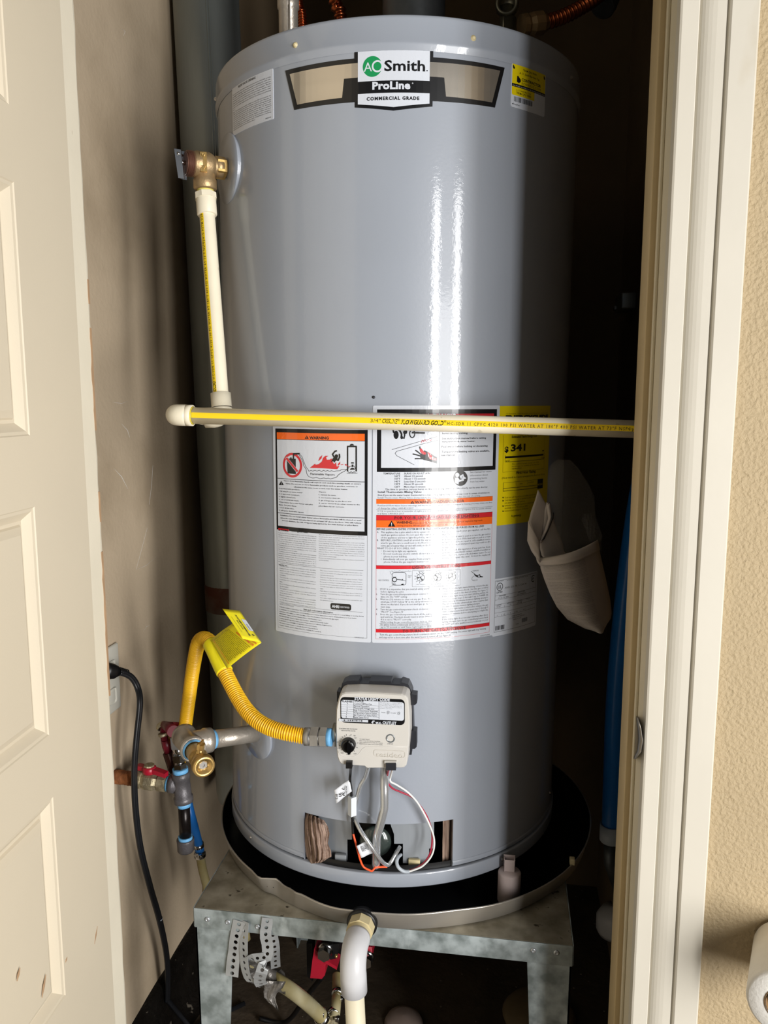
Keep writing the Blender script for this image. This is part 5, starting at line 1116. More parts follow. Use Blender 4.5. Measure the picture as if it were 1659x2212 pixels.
for i, (t, xr) in enumerate((('TO LIGHT PILOT', 732), ('PRESS / HOLD KNOB IN PILOT POSITION', 835), ('PRESS IGNITER BUTTON UNTIL PILOT LIGHTS', 862), ('RELEASE KNOB WHEN STATUS LIGHT BLINKS', 860))): p.text(t, 630, 633+i*15.5, xr, 9, 'lt', 1)
p.text('STATUS', 908, 680, 962, 11, 'lt', 1)
p.build('cover_print', cov)
kc = cp(522, 680); b = MB(); b.lathe(kc, FN, [(-.002, .0100), (.001, .0098), (.007, .0092), (.0088, .0082), (.0092, .006), (.0090, 0)], 40)
kd = gc; kn = b.build('dial', M['blackgloss'], cov)
u_ = PS.e1; w_ = PS.e2; b = MB(); P = []
for i in range(9): t = R_(-90+i*180/8); P.append(kc+FN*.008+(u_*math.cos(t)*.0042+w_*math.sin(t)*.0085) + u_*.0018)
for i in range(9): t = R_(90+i*180/8); P.append(kc+FN*.008+(u_*math.cos(t)*.0022+w_*math.sin(t)*.0085) + u_*.0018)
b.prism(P, FN*.0055); b.build('dial_grip', M['blackgloss'], kn)
b = MB(); b.lathe(cp(937, 622), FN, [(.0002, .0060), (.0006, .0058), (.0006, .0045), (-.0006, .0040), (-.0006, 0)], 24); b.build('status_window', mat('grey_lens', '6B7073', .2, .2, 0, coat=.5), cov)
for nm, x0, y0, x1, y1, dh in (('igniter_plug', 500, 840, 562, 902, .006), ('wire_connector', 897, 850, 996, 920, .006)):
    b = MB(); P = [cp(x0, y0), cp(x1, y0), cp(x1, y1), cp(x0, y1)]; b.prism([q-FN*.008 for q in P], FN*(.008+dh)); b.build(nm, M['controldark'] if nm[0] == 'w' else M['black'], gc)
b = MB(); b.prism([cp(880, 838), cp(1000, 840), cp(998, 862), cp(882, 862)], FN*.004); b.build('connector_shroud', M['control'], cov)

# ================================================================== TUBES AND WIRES BELOW THE CONTROL
def ZP(x, y, h):                                           # point h in front of the shell under this picture point (640,1460 @4.608)
    return TK(640+x/4.608, 1460+y/4.608, R+h)
def wire(name, pts, r, m, parent, n=8, k=8):
    b = MB(); b.tube(spl(pts, k), r, n); return b.build(name, M[m], parent)
bt = empty('burner_tube', ZP(800, 1890, .01), 'thick bright metal gas tube bent down from the control into the burner opening', 'tube')
b = MB(); b.cyl(cp(868, 905, -.022), cp(868, 950, -.022), .0088, 6, smooth=False); b.build('tube_nut', M['steel'], bt)
wire('tube', [cp(872, 915, -.022), ZP(876, 1000, .030), ZP(878, 1180, .030), ZP(878, 1290, .029), ZP(868, 1350, .028), ZP(838, 1470, .024), ZP(812, 1560, .020), ZP(800, 1620, .016), ZP(798, 1700, .012), ZP(796, 1800, .006), ZP(794, 1870, .001), ZP(794, 1885, -.014)], .0062, 'alu', bt, 16)
pt = empty('pilot_tube', ZP(800, 1860, .01), 'thin bent aluminium pilot tube curving from the control down to the opening', 'tube')
wire('tube', [cp(716, 905, -.018), ZP(690, 1000, .026), ZP(640, 1090, .020), ZP(608, 1200, .014), ZP(588, 1300, .005), ZP(580, 1370, .005), ZP(592, 1440, .012), ZP(640, 1540, .022), ZP(700, 1630, .026), ZP(770, 1730, .025), ZP(840, 1830, .019), ZP(880, 1868, .010), ZP(915, 1878, .004), ZP(950, 1840, .002), ZP(990, 1770, -.004), ZP(1030, 1700, -.014)], .0030, 'alu', pt, 10)
b = MB(); b.cyl(cp(690, 905, -.016), cp(735, 905, -.016)+Vector((0, 0, .0)), .004, 6, smooth=False); b.build('tube_nut', M['brass'], pt)
tp2 = empty('thermopile_lead', ZP(1010, 1850, .004), 'red and white wire pair arcing right from the control to the opening', 'wire')
wire('red_wire', [cp(925, 918, .002), ZP(905, 1000, .030), ZP(910, 1060, .026), ZP(960, 1120, .022), ZP(1050, 1160, .018), ZP(1150, 1205, .016), ZP(1230, 1290, .016), ZP(1300, 1400, .016), ZP(1345, 1530, .014), ZP(1352, 1650, .014), ZP(1330, 1770, .014), ZP(1270, 1860, .012), ZP(1190, 1915, .010), ZP(1110, 1942, .008)], .0013, 'redwire', tp2)
wire('white_wire', [cp(962, 918, .002), ZP(940, 1000, .032), ZP(938, 1050, .028), ZP(1000, 1085, .024), ZP(1100, 1150, .020), ZP(1190, 1240, .018), ZP(1260, 1350, .018), ZP(1320, 1470, .018), ZP(1365, 1590, .016), ZP(1372, 1700, .016), ZP(1340, 1800, .016), ZP(1260, 1890, .014), ZP(1180, 1928, .012), ZP(1110, 1950, .010)], .0014, 'white', tp2)
wire('grey_sheath', [ZP(1125, 1948, .010), ZP(1070, 1945, .010), ZP(1020, 1910, .010), ZP(1000, 1860, .006), ZP(1010, 1810, .0), ZP(1040, 1780, -.014)], .0026, 'greycap', tp2, 10)
ig = empty('igniter_lead', ZP(740, 1940, .004), 'igniter wire, black above and orange below, hanging left of the burner tube', 'wire')
wire('black_wire', [cp(545, 895, .0), ZP(540, 960, .026), ZP(535, 1040, .020), ZP(545, 1120, .018), ZP(550, 1210, .016), ZP(556, 1300, .016), ZP(556, 1400, .014), ZP(560, 1480, .012), ZP(565, 1570, .012)], .0019, 'black', ig)
wire('orange_wire', [ZP(565, 1565, .012), ZP(585, 1640, .014), ZP(612, 1740, .014), ZP(640, 1840, .012), ZP(670, 1900, .010), ZP(720, 1930, .010), ZP(755, 1940, .010), ZP(785, 1910, .008), ZP(830, 1902, .006), ZP(905, 1900, .004)], .0015, 'orange', ig)
b = MB(); q0, q1 = ZP(556, 1200, .017), ZP(556, 1385, .017); d_ = (q1-q0).normalized(); b.tube([q0, q1], .0062, 4, 0, False); b.build('splice_connector', M['nylon'], ig)
def flag(name, quad, lines, parent, h, label, c='tw'):
    P = [ZP(x, y, h+k*.010) for (x, y), k in zip(quad, (1, .3, .3, 1))]
    nn = (P[1]-P[0]).cross(P[3]-P[0]); nn = nn if nn.dot(Vector((0, -1, 0))) > 0 else -nn
    b = MB(); rows = [[P[0].lerp(P[3], j/6).lerp(P[1].lerp(P[2], j/6), i/6)+nn.normalized()*.0012*math.sin(i*.9+1) for j in range(7)] for i in range(7)]
    b.grid(rows); o = b.build(name, M['tw'], parent, solid=.0003); o['label'] = label
    s_ = PlaneS(P[0]+nn.normalized()*.0014, P[1]-P[0], nn); pr = Print(s_, 640, 1460, 4.608, base=.0006)
    for t, A, B, hh in lines:
        v, f, w = glyphs(t, .02); a = Vector(pr.q(*A)); c = Vector(pr.q(*B)); d = c-a; k = d.length/w; d.normalize(); m_ = Vector((-d.y, d.x)); pr._add([tuple(a+d*q[0]*k+m_*q[1]*hh) for q in v], f, 'lk', 1)
    pr.build('tag_print', o)
flag('wire_tag', [(378, 1135), (530, 1035), (553, 1150), (398, 1268)], [('C US', (412, 1225), (412, 1175), .003), ('UL', (452, 1200), (452, 1160), .004), ('R L', (484, 1190), (480, 1100), .003), ('100308', (508, 1180), (505, 1095), .002)], ig, .018, 'white tag on the upper black wire')
flag('wire_tag', [(598, 1690), (722, 1640), (768, 1765), (645, 1810)], [('100112336', (640, 1708), (712, 1682), .002), ('PILOT ASSY', (645, 1722), (718, 1697), .002), ('ASSEMBLY', (648, 1736), (722, 1712), .002), ('2023 194', (655, 1750), (725, 1727), .002)], ig, .014, 'white tag on the orange wire')

# ================================================================== PAN DRAIN, LEAK STICK
pd = empty('pan_drain_pipe', Y(755, 2150, -.37), 'white plastic elbow and pipe draining the pan at the front centre', 'pipe')
pc = PC + Vector((PR*math.cos(R_(-90-3.2)), PR*math.sin(R_(-90-3.2)), 0)); o0 = Y(783, 1992, pc.y); ax = Vector((-.03, -1, -.03)).normalized()
b = MB(); b.lathe(o0+Vector((0, .006, 0)), ax, [(0, .014), (0, .0215), (.010, .0220), (.012, .0205), (.012, .014)], 32); b.build('rubber_gasket', M['black'], pd)
b = MB(); q = o0+ax*.005; b.cyl(q, q+ax*.016, .0192, 8, smooth=False); b.lathe(q+ax*.016, ax, [(0, .0165), (.016, .0165), (.017, .0160)], 30); b.build('threaded_adapter', M['ivory'], pd)
e0 = q+ax*.024; dn = Vector((.035, .02, -1)).normalized()
cE = e0+ax*.012; pts = arc3(cE+dn*.024, -dn, ax, .024, 0, 90, 12)
b = MB(); b.tube([e0, e0+ax*.004]+pts+[pts[-1]+dn*.004, pts[-1]+dn*.030], [.0172, .0176]+[.0176]*len(pts)+[.0178, .0178], 32)
b.build('elbow', M['pvc'], pd)
b = MB(); e9 = pts[-1]+dn*.012; k = (FL+.004-e9.z)/dn.z; b.tube([e9, e9+dn*k], .01335, 28); b.build('drain_pipe', M['oldpvc'], pd)
p = Print(PlaneS(pts[6]+(ax-dn).normalized()*.0181, Vector((1, 0, 0)), (ax-dn)), inks=('emb',), base=.0)

lk = empty('float_switch', Vector((.2080, -.2130, -.0455)), 'pinkish white plastic float switch standing in the pan at front right', 'float switch')
fm = mat('pinkish_white_plastic', 'B9AAA8', .45, 0, .03, 20)
q = ORG[lk.name]; b = MB(); b.lathe(q, (.01, 0, 1), [(0, 0), (0, .0170), (.044, .0170), (.046, .0160), (.0475, .012), (.049, .008), (.049, 0)], 32); b.build('float_body', fm, lk)
b = MB(); t = q+Vector((0, 0, .047)); s0, s1, wl = .0085, .006, .0014
for lo, hi in (((-s0, -s1, 0), (s0, -s1+wl, .020)), ((-s0, s1-wl, 0), (s0, s1, .022)), ((-s0, -s1, 0), (-s0+wl, s1, .021)), ((s0-wl, -s1, 0), (s0, s1, .021))): b.box(t+Vector(lo), t+Vector(hi), 0, .0004)
b.build('switch_stem', fm, lk)
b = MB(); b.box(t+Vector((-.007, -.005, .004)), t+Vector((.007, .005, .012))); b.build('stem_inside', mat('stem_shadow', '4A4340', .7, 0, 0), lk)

# ================================================================== UNDER THE STAND
def strap(name, pts, nrm, w, parent=None, org=None):        # perforated strap: every cell has a real hole
    P = resamp(spl(pts, 6), .0095); b = MB(); n = len(P)
    for i in range(n-1):
        a, c = P[i], P[i+1]; t = (c-a).normalized(); nn = (Vector(nrm) if not callable(nrm) else nrm((a+c)/2)); s_ = t.cross(nn).normalized()*w/2; ce = (a+c)/2
        h = [(ce + t*math.cos(R_(45*k+22.5))*w*.165 + s_.normalized()*math.sin(R_(45*k+22.5))*w*.165) for k in range(8)]
        t2 = (P[min(i+2, n-1)]-P[i]).normalized() if i < n-2 else t; t1 = (P[i+1]-P[max(i-1, 0)]).normalized()
        sa = t1.cross(nn).normalized()*w/2; sc = t2.cross(nn).normalized()*w/2
        o = [a+sa, ce+s_, c+sc, c, c-sc, ce-s_, a-sa, a]
        # holes ordered by angle: map to outer ring
        ring = [(-1, 1), (0, 1), (1, 1), (1, 0), (1, -1), (0, -1), (-1, -1), (-1, 0)]
        hh = [ce + (t*x + s_.normalized()*y).normalized()*w*.165 for x, y in ring]
        b.add(o+hh, [[k, (k+1) % 8, 8+(k+1) % 8, 8+k] for k in range(8)])
    return b.build(name, M['strap'], parent, org=org, solid=.0009)
def U(x, y, yy=-.3035): return Y(480+x/4.366, 1960+y/4.366, yy)
SY = sy0-.0030
hs = empty('hanger_strap', U(120, 600), 'perforated metal strap hanging straight down the stand\'s front left leg', 'strap')
strap('strap_band', [U(165, 130, SY), U(150, 200, SY), U(128, 320, SY), U(118, 420, SY), U(100, 540, SY-.001), U(92, 650, SY-.002)], (0, -1, 0), .0195, hs)
hs2 = empty('hanger_strap', U(250, 700, -.28), 'perforated metal strap looped around the taped hose under the stand', 'strap')
strap('strap_band', [U(212, 130, SY), U(205, 230, SY-.001), U(200, 350, SY-.003), U(205, 480, SY-.004), U(215, 580, SY-.005), U(245, 670, SY-.004), U(300, 715, SY), U(335, 715, -.27)], (-.35, -1, 0), .0150, hs2)
strap('strap_band', [U(430, 100, SY), U(415, 200, SY-.001), U(405, 260, SY-.003), U(425, 340, SY-.003), U(430, 410, SY-.004), U(415, 480, SY-.006), U(345, 475, SY-.008), U(270, 490, SY-.006), U(245, 510, -.28)], (.25, -1, 0), .0165, hs2)
strap('strap_band', [U(420, 525, SY-.001), U(385, 560, SY-.012), U(370, 620, SY-.014), U(350, 690, SY-.010), U(375, 735, SY-.002)], (.2, -1, .1), .0175, hs2)
strap('strap_band', [U(470, 180, -.285), U(480, 280, -.285), U(497, 380, -.284), U(500, 470, -.28), U(505, 570, -.275)], (.5, -1, 0), .0145, hs2)
b = MB(); b.cyl(U(385, 560, SY-.013), U(400, 568, SY-.016), .001, 6); b.build('strap_screw', M['bolt'], hs2)
# taped bundle and hoses
h0, h1 = U(470, 670, -.262), U(960, 1050, -.20)
dh = empty('condensate_hose', h1, 'cloudy yellowish hose running diagonally under the stand from the taped strap', 'hose')
b = MB(); b.tube(spl([U(240, 560, -.262), U(330, 600, -.262), U(430, 640, -.262), h0, U(620, 760, -.250), U(800, 900, -.225), h1], 8), .0112, 20); b.build('tube', M['tubing'], dh)
b = MB(); dd = (h1-h0).normalized(); pe = h1+dd*.030
b.lathe(h1-dd*.010, dd, [(0, .0118), (0, .0130), (.008, .0130), (.008, .0118)], 24); b.box(Vector((-.006, -.004, -.004)), Vector((.006, .004, .004)), 0, .001, Matrix.Translation(h1-dd*.006+Vector((0, -.008, .012)))); b.build('hose_clamp', M['chrome'], dh)
b = MB(); b.lathe(h1-dd*.004, dd, [(0, .0075), (.012, .0075), (.014, .0115), (.030, .0115), (.031, 0)], 8, 0, False); b.build('barbed_tee', M['crusty'], dh)
h2, h3 = U(1062, 1040, -.19), U(1082, 640, -.10)
b = MB(); b.tube(spl([h2, U(1075, 900, -.17), U(1080, 760, -.13), h3], 8), .0082, 18); b.build('upright_tube', M['tubing'], dh)
for x, y, yy in ((1085, 815, -.15), (1052, 1000, -.185)):
    q = U(x, y, yy); a_ = (h3-h2).normalized(); b = MB(); b.lathe(q-a_*.004, a_, [(0, .0084), (0, .0100), (.008, .0100), (.008, .0084)], 20); b.box(q+Vector((.004, -.014, -.004)), q+Vector((.012, -.006, .004)), 0, .0015); b.build('hose_clamp', M['chrome'], dh)
b = MB(); rows = []
for i in range(15):
    t = i/14; row = []
    for j in range(21):
        a_ = 2*math.pi*j/20; rad = .0165*(1+.16*math.sin(3*a_+t*5)+.08*math.sin(7*a_-t*9)) * (1 if t < .85 else .85)
        c_ = U(245, 585, -.262).lerp(U(560, 690, -.262), t); row.append(c_ + Vector((0, -1, 0))*math.cos(a_)*rad + Vector((-.35, 0, .93))*math.sin(a_)*rad*1.25)
    rows.append(row)
b.grid(rows)
rg = tag(b.build('duct_tape_wrap', M['rag'], None), 'crumpled silver duct tape wrapped around hose end inside the strap loop', 'duct tape')
b = MB(); rows = []
LT2 = [(400, 690, 600, 700), (395, 740, 570, 760), (390, 800, 520, 800), (395, 850, 500, 850), (430, 890, 510, 905), (475, 925, 525, 945), (515, 960, 530, 980)]
for i, (x0, y0, x1, y1) in enumerate(LT2): rows.append([U(x0+(x1-x0)*j/6, y0+(y1-y0)*j/6, -.282-.004*math.sin(j*1.5+i)) for j in range(7)])
b.grid(rows); b.build('loose_tape_end', M['rag'], rg, solid=.0004)

# red and black pump with hex bolts
pm = empty('utility_pump', U(900, 700, -.12), 'red and black pump with shiny hex bolts under the stand', 'pump')
b = MB(); P = [U(868, 390, -.13), U(1000, 520, -.13), U(975, 545, -.13), U(968, 640, -.13), U(940, 675, -.13), U(830, 668, -.13), U(850, 500, -.13)]
b.prism(P, Vector((0, .03, 0))); P = [U(960, 490, -.135), U(1080, 560, -.135), U(1080, 590, -.135), U(975, 530, -.135)]; b.prism(P, Vector((0, .03, 0))); b.build('bracket', M['red'], pm); b = MB()
P = [U(1290, 400, -.125), U(1370, 370, -.125), U(1415, 375, -.125), U(1412, 480, -.125), U(1370, 480, -.125), U(1340, 430, -.125)]; b.prism(P, Vector((0, .03, 0))); b.build('bracket', M['red'], pm)
b = MB(); b.box(U(905, 470, -.10), U(1320, 330, -.10)+Vector((0, .08, .02)), 0, .008); P = [U(795, 340, -.10), U(850, 340, -.10), U(850, 700, -.10), U(800, 650, -.10)]; b.prism(P, Vector((0, .02, 0))); P = [U(915, 400, -.128), U(1040, 350, -.128), U(1110, 340, -.128), U(1080, 480, -.128), U(1000, 500, -.128)]; b.prism(P, Vector((0, .02, 0))); P = [U(1330, 440, -.128), U(1400, 450, -.128), U(1410, 540, -.128), U(1330, 550, -.128)]; b.prism(P, Vector((0, .02, 0)))
b.build('pump_body', M['black'], pm)
for x, y in ((962, 442), (1352, 510)):
    q = U(x, y, -.136); b = MB(); b.cyl(q+Vector((0, .01, 0)), q-Vector((0, .005, 0)), .0115, 6, smooth=False); b.lathe(q+Vector((0, .012, 0)), (0, -1, 0), [(0, 0), (0, .013), (.004, .013), (.004, 0)], 20); b.build('hex_bolt', M['chrome'], pm)
b = MB(); b.lathe(U(1078, 452, -.136), (0, -1, 0), [(0, .0025), (.004, .0025), (.005, 0)], 12); b.build('brass_pin', M['brass'], pm)
b = MB(); b.tube(spl([U(940, 660, -.11), U(800, 830, -.05), U(600, 1080, .02), Z(560, 2200, FL+.006)], 8), .0045, 10); tag(b.build('pump_cord', M['black']), 'thin black cord trailing from the pump across the dark floor', 'cord')
# small things on the floor
b = MB(); q = Z(872, 2212, FL); b.lathe(q, (0, 0, 1), [(0, 0), (0, .036), (.004, .038), (.012, .034), (.018, .022), (.020, 0)], 28); tag(b.build('round_lid', mat('pinkish_plastic', 'A08D84', .6, 0, .05, 30)), 'pinkish round lid on the floor beneath the pan drain pipe', 'lid')
b = MB(); q = Z(1165, 2222, FL)+Vector((0, .03, 0)); b.lathe(q, (0, 0, 1), [(0, 0), (0, .070), (.006, .072), (.016, .064), (.024, .040), (.027, 0)], 32); tag(b.build('tan_disc', mat('tan_plastic', '6F6046', .6, 0, .1, 30)), 'tan shallow dome on the floor behind the stand\'s right leg', 'lid')
b = MB(); q = Vector((.418, .28, FL)); q = Y(1325, 1985, .30); b.lathe(q+Vector((0, 0, -.035)), (0, 0, 1), [(0, 0), (0, .030), (.012, .036), (.040, .036), (.058, .026), (.064, 0)], 28); tag(b.build('white_plastic_float', M['pvc']), 'rounded white plastic cap low on right behind the door frame', 'plastic cap')
# debris flecks on the floor, impossible to count
b = MB(); rr2 = random.Random(5)
for i in range(140):
    q = Vector((rr2.uniform(-.42, .42), rr2.uniform(-.3, .55), FL+.0005)); s_ = rr2.uniform(.0008, .0028); ph = rr2.uniform(0, 6); b.prism([q+Vector((s_*math.cos(ph+t_), s_*.7*math.sin(ph+t_), 0)) for t_ in (0, 1.3, 2.6, 4.2)], (0, 0, s_*.5))
tag(b.build('floor_debris', mat('pale_debris', '7D7469', .8, 0, .2, 60)), 'small pale crumbs scattered over the dark floor', 'debris', kind='stuff')

# ================================================================== TOP CONNECTIONS
def flex(base, pts, r, amp, pitch, name, lab, m='copper', cat='pipe'):
    o = empty(name, base, lab, cat); P = resamp(spl(pts, 10), pitch/7)
    b = MB(); b.tube(P, [r+amp*math.sin(i*2*math.pi/7) for i in range(len(P))], 18); b.build('corrugated_tube', M[m], o); return o
f1 = flex(Vector((-.149, .02, 1.164)), [Vector((-.149, .02, 1.164)), Y(653, 50, .02), Y(647, 20, .02), Y(643, 0, .02), Y(637, -60, .03), Y(600, -160, .06)], .0068, .0012, .0042, 'copper_connector', 'thin ribbed copper connector beside the silver nipple on heater top')
f2 = flex(Vector((-.085, .08, 1.164)), [Vector((-.082, .08, 1.164)), Y(736, 40, .08), Y(728, 15, .08), Y(722, -5, .08), Y(712, -60, .09), Y(700, -160, .1)], .0095, .0020, .0095, 'copper_connector', 'thicker coarse ribbed copper connector left of the flue pipe')
nb = Vector((-.1435, -.10, 1.164)); nn_ = empty('threaded_nipple', nb, 'heavy silver pipe nipple standing on the heater\'s top left', 'pipe fitting')
b = MB(); q = Y(622, 25, -.10); b.lathe(Vector((q.x+.0005, -.10, 1.164)), (q.x-.1435*0-q.x, 0, 1), [(0, .0142), (q.z-1.164+.002, .0142), (q.z-1.164+.004, .0160), (q.z-1.164+.016, .0160), (q.z-1.164+.018, .013), (q.z-1.164+.018, 0)], 28)
b.tube([Vector((q.x+.006, -.1145, 1.17)), Vector((q.x+.006, -.1145, q.z+.014))], .0014, 6); b.build('coupling', M['malleable'], nn_)
b = MB(); b.lathe(Vector((q.x+.0005, -.10, q.z+.017)), (0, 0, 1), [(0, .0140), (.006, .0128), (.007, .0118)], 24); b.build('thread_sealant', M['tape'], nn_)
b = MB(); b.tube([Vector((q.x, -.10, q.z+.02)), Vector((q.x-.01, -.09, 1.5)), Vector((q.x-.01, -.05, 1.6))], .0112, 20); b.build('pipe', M['steel'], nn_)
wv = Y(1095, 14, .05)
sv = empty('shutoff_valve', Y(1098, 60, .05), 'dark brass shutoff fitting with a round ring end on the heater\'s top right', 'valve')
b = MB(); vx = Vector((.0, -1, -.05)).normalized(); b.lathe(wv, vx, [(0, 0), (0, .018), (.014, .0185), (.016, .0165), (.016, .0128), (.004, .012), (.004, 0)], 28); b.cyl(wv, wv-Vector((0, 0, .05)), .011, 16)
jn = Y(1098, 58, .05); b.cyl(jn+Vector((0, 0, .012)), Vector((jn.x, jn.y, 1.164)), .0125, 16); b.build('fitting', mat('dark_brass', '7A7768', .35, .8, .15, 40), sv)
cA, cB = Y(1100, 58, .05), Y(1185, 48, .08); cd_ = (cB-cA).normalized()
cc_ = empty('copper_connector', cA, 'ribbed copper connector rising to the right in the dark behind the heater', 'pipe')
b = MB(); b.lathe(cA+cd_*.022, cd_, [(0, 0), (0, .0165), (.008, .0170), (.012, .0150), (.020, .0180), (.036, .0180), (.040, .015), (.046, .012), (.046, 0)], 10, 0, False); b.build('nut', M['bronze'], cc_)
P = resamp(spl([cA+cd_*.045, Y(1190, 45, .08), Y(1225, 32, .09), Y(1262, 12, .10), Y(1285, -4, .11), Y(1320, -40, .13), Y(1340, -140, .15)], 10), .0009)
b = MB(); b.tube(P, [.0100+.0020*math.sin(i*2*math.pi/8) for i in range(len(P))], 18); b.build('corrugated_tube', M['copper'], cc_)
b = MB(); P = resamp(spl([Y(1300, 15, .16), Y(1310, -2, .17), Y(1312, -30, .18)], 6), .0012); b.tube(P, [.020+.0022*math.sin(i*2*math.pi/8) for i in range(len(P))], 20); b.tube([P[-1], Vector((P[-1].x, P[-1].y, CEIL-.01))], .018, 16)
tag(b.build('corrugated_vent_hose', M['flue']), 'ribbed dark hose end at the top right of the closet', 'hose')

# ================================================================== LEFT WALL: OUTLET, CORD, BLUE TUBE
ol = empty('wall_outlet', Vector((XL, -.20, .19)), 'pale outlet cover plate on the left closet wall beside the door', 'outlet')
b = MB(); b.box((XL, -.205, .185), (XL+.006, -.1285, .298), 0, .003); b.build('cover_plate', M['outlet'], ol)
for z in (.215, .262):
    b = MB(); b.box((XL+.005, -.185, z-.013), (XL+.0085, -.148, z+.013), 0, .005); b.build('receptacle', M['outlet'], ol)
cr = empty('power_cord', X(268, 1450, -.42), 'black power cord plugged into the left wall outlet and hanging to the floor', 'cord')
g0 = X(236, 1448, XL+.012); g0 = Vector((XL+.009, -.158, .248)); 
c_ = [(XL+.030, 262, 1452), (XL+.036, 284, 1462), (XL+.036, 298, 1485), (XL+.034, 303, 1520), (XL+.030, 296, 1590), (XL+.026, 291, 1660), (XL+.022, 293, 1740), (XL+.020, 304, 1830), (XL+.018, 325, 1915), (XL+.016, 345, 1985), (XL+.018, 360, 2060), (XL+.030, 363, 2120), (XL+.040, 362, 2160)]
pts = [X(262, 1452, XL+.030), X(284, 1462, XL+.040), Y(298, 1485, -.150), Y(303, 1520, -.163), Y(296, 1590, -.174), Y(291, 1660, -.178), Y(293, 1740, -.174), Y(304, 1830, -.160), Y(325, 1915, -.140), Y(345, 1985, -.110), Y(360, 2060, -.070), Y(363, 2120, -.050), Y(362, 2160, -.040)]
b = MB(); b.tube(spl(pts, 8)+[Vector((XL+.06, pts[-1].y+.02, FL+.006)), Vector((XL+.14, pts[-1].y+.10, FL+.005))], .0047, 12); b.tube(spl([p_+Vector((.0, -.0045, 0)) for p_ in pts], 8), .0036, 8); b.build('cable', M['cord'], cr)
b = MB(); q = X(243, 1451, XL+.020); q2 = X(262, 1452, XL+.028)
b.tube([X(226, 1449, XL+.012), X(236, 1450, XL+.016), X(247, 1451, XL+.022), X(256, 1450, XL+.026)], [.0140, .0135, .0120, .0080], 10, flat=.8)
for k in range(4): a_ = X(256+k*5, 1450+k*1, XL+.026+.002*k); b.lathe(a_, (X(280, 1456, XL+.034)-X(256, 1450, XL+.026)), [(0, .0050), (.0005, .0072-k*.0004), (.0030, .0072-k*.0004), (.0034, .0050)], 12)
b.build('plug', M['black'], cr)
b = MB(); q = pts[9]; b.lathe(q, (pts[9]-pts[10]), [(0, .0052), (.0012, .0054), (.0024, .0052)], 10); b.build('cord_mark', M['greycap'], cr)
ba, bb, bc = Y(409, 1748, -.06), Y(429, 1826, -.05), Y(433, 1856, -.045)
bl = empty('blue_tube', bc, 'blue tube clamped to a cloudy hose hanging behind the black drip leg', 'hose')
b = MB(); b.tube(spl([Y(398, 1700, -.05)+Vector((-.01, .02, 0)), ba, Y(420, 1790, -.055), bb], 6), .0082, 16); b.tube([bb, Y(431.5, 1838, -.047)], .0082, 16); b.build('upper_tube', M['blue'], bl)
b = MB(); d_ = (bc-bb).normalized(); b.lathe(bb, d_, [(-.004, .0084), (-.004, .0096), (.003, .0096), (.003, .0084)], 20); b.lathe(bb+d_*.012, d_, [(0, .006), (0, .0085), (.004, .0088), (.006, .0110), (.012, .0108), (.013, .0078), (.016, .006)], 10, 0, False); b.box(bb+d_*.016+Vector((.002, -.016, -.004)), bb+d_*.016+Vector((.010, -.008, .004)), 0, .0015)
b.build('clamp_fitting', M['chrome'], bl)
lo = [bb+d_*.022, Y(438, 1880, -.04), Y(446, 1912, -.03), Y(452, 1945, -.03), Vector((-.29, -.03, -.2)), Vector((-.27, -.03, -.3))]
b = MB(); P = spl(lo, 8); b.tube(P, .0080, 16); b.build('lower_tube', M['tubing'], bl)

# right side: blue sleeved pipe and junction box
bp_ = [Y(1385, 980, .02)+Vector((.012, 0, 0)), Y(1380, 1080, .02), Y(1358, 1230, .03), Y(1341, 1380, .04), Y(1330, 1520, .05), Y(1325, 1650, .05), Y(1321, 1785, .05)]
bs = empty('blue_sleeved_pipe', bp_[-1]-Vector((0, 0, .08)), 'blue sleeved pipe with grey coupling in the dark right corner', 'pipe')
b = MB(); b.tube(spl(bp_, 8), .0172, 24); b.build('sleeve', M['bluepipe'], bs)
b = MB(); q = bp_[-1]; dd = (bp_[-1]-bp_[-2]).normalized(); b.lathe(q-dd*.004, dd, [(0, .0175), (0, .0205), (.030, .0205), (.032, .019), (.032, 0)], 28); b.build('coupling', M['greycap'], bs)
b = MB(); b.tube([q+dd*.028, q+dd*.07, q+dd*.12+Vector((.02, 0, -.005))], .0125, 18); b.build('lower_pipe', M['flue'], bs)
jb = Y(1367, 634, .20); jq = X(1368, 650, XR); b = MB(); y_ = jq.y
b.box((XR-.030, y_-.045, jq.z-.02), (XR, y_+.045, jq.z+.012), 0, .003); b.box((XR-.036, y_+.005, jq.z-.016), (XR-.030, y_+.030, jq.z-.008), 0, .001)
tag(b.build('junction_box', M['galv']), 'small metal electrical box on the closet wall beside the right jamb', 'electrical box')

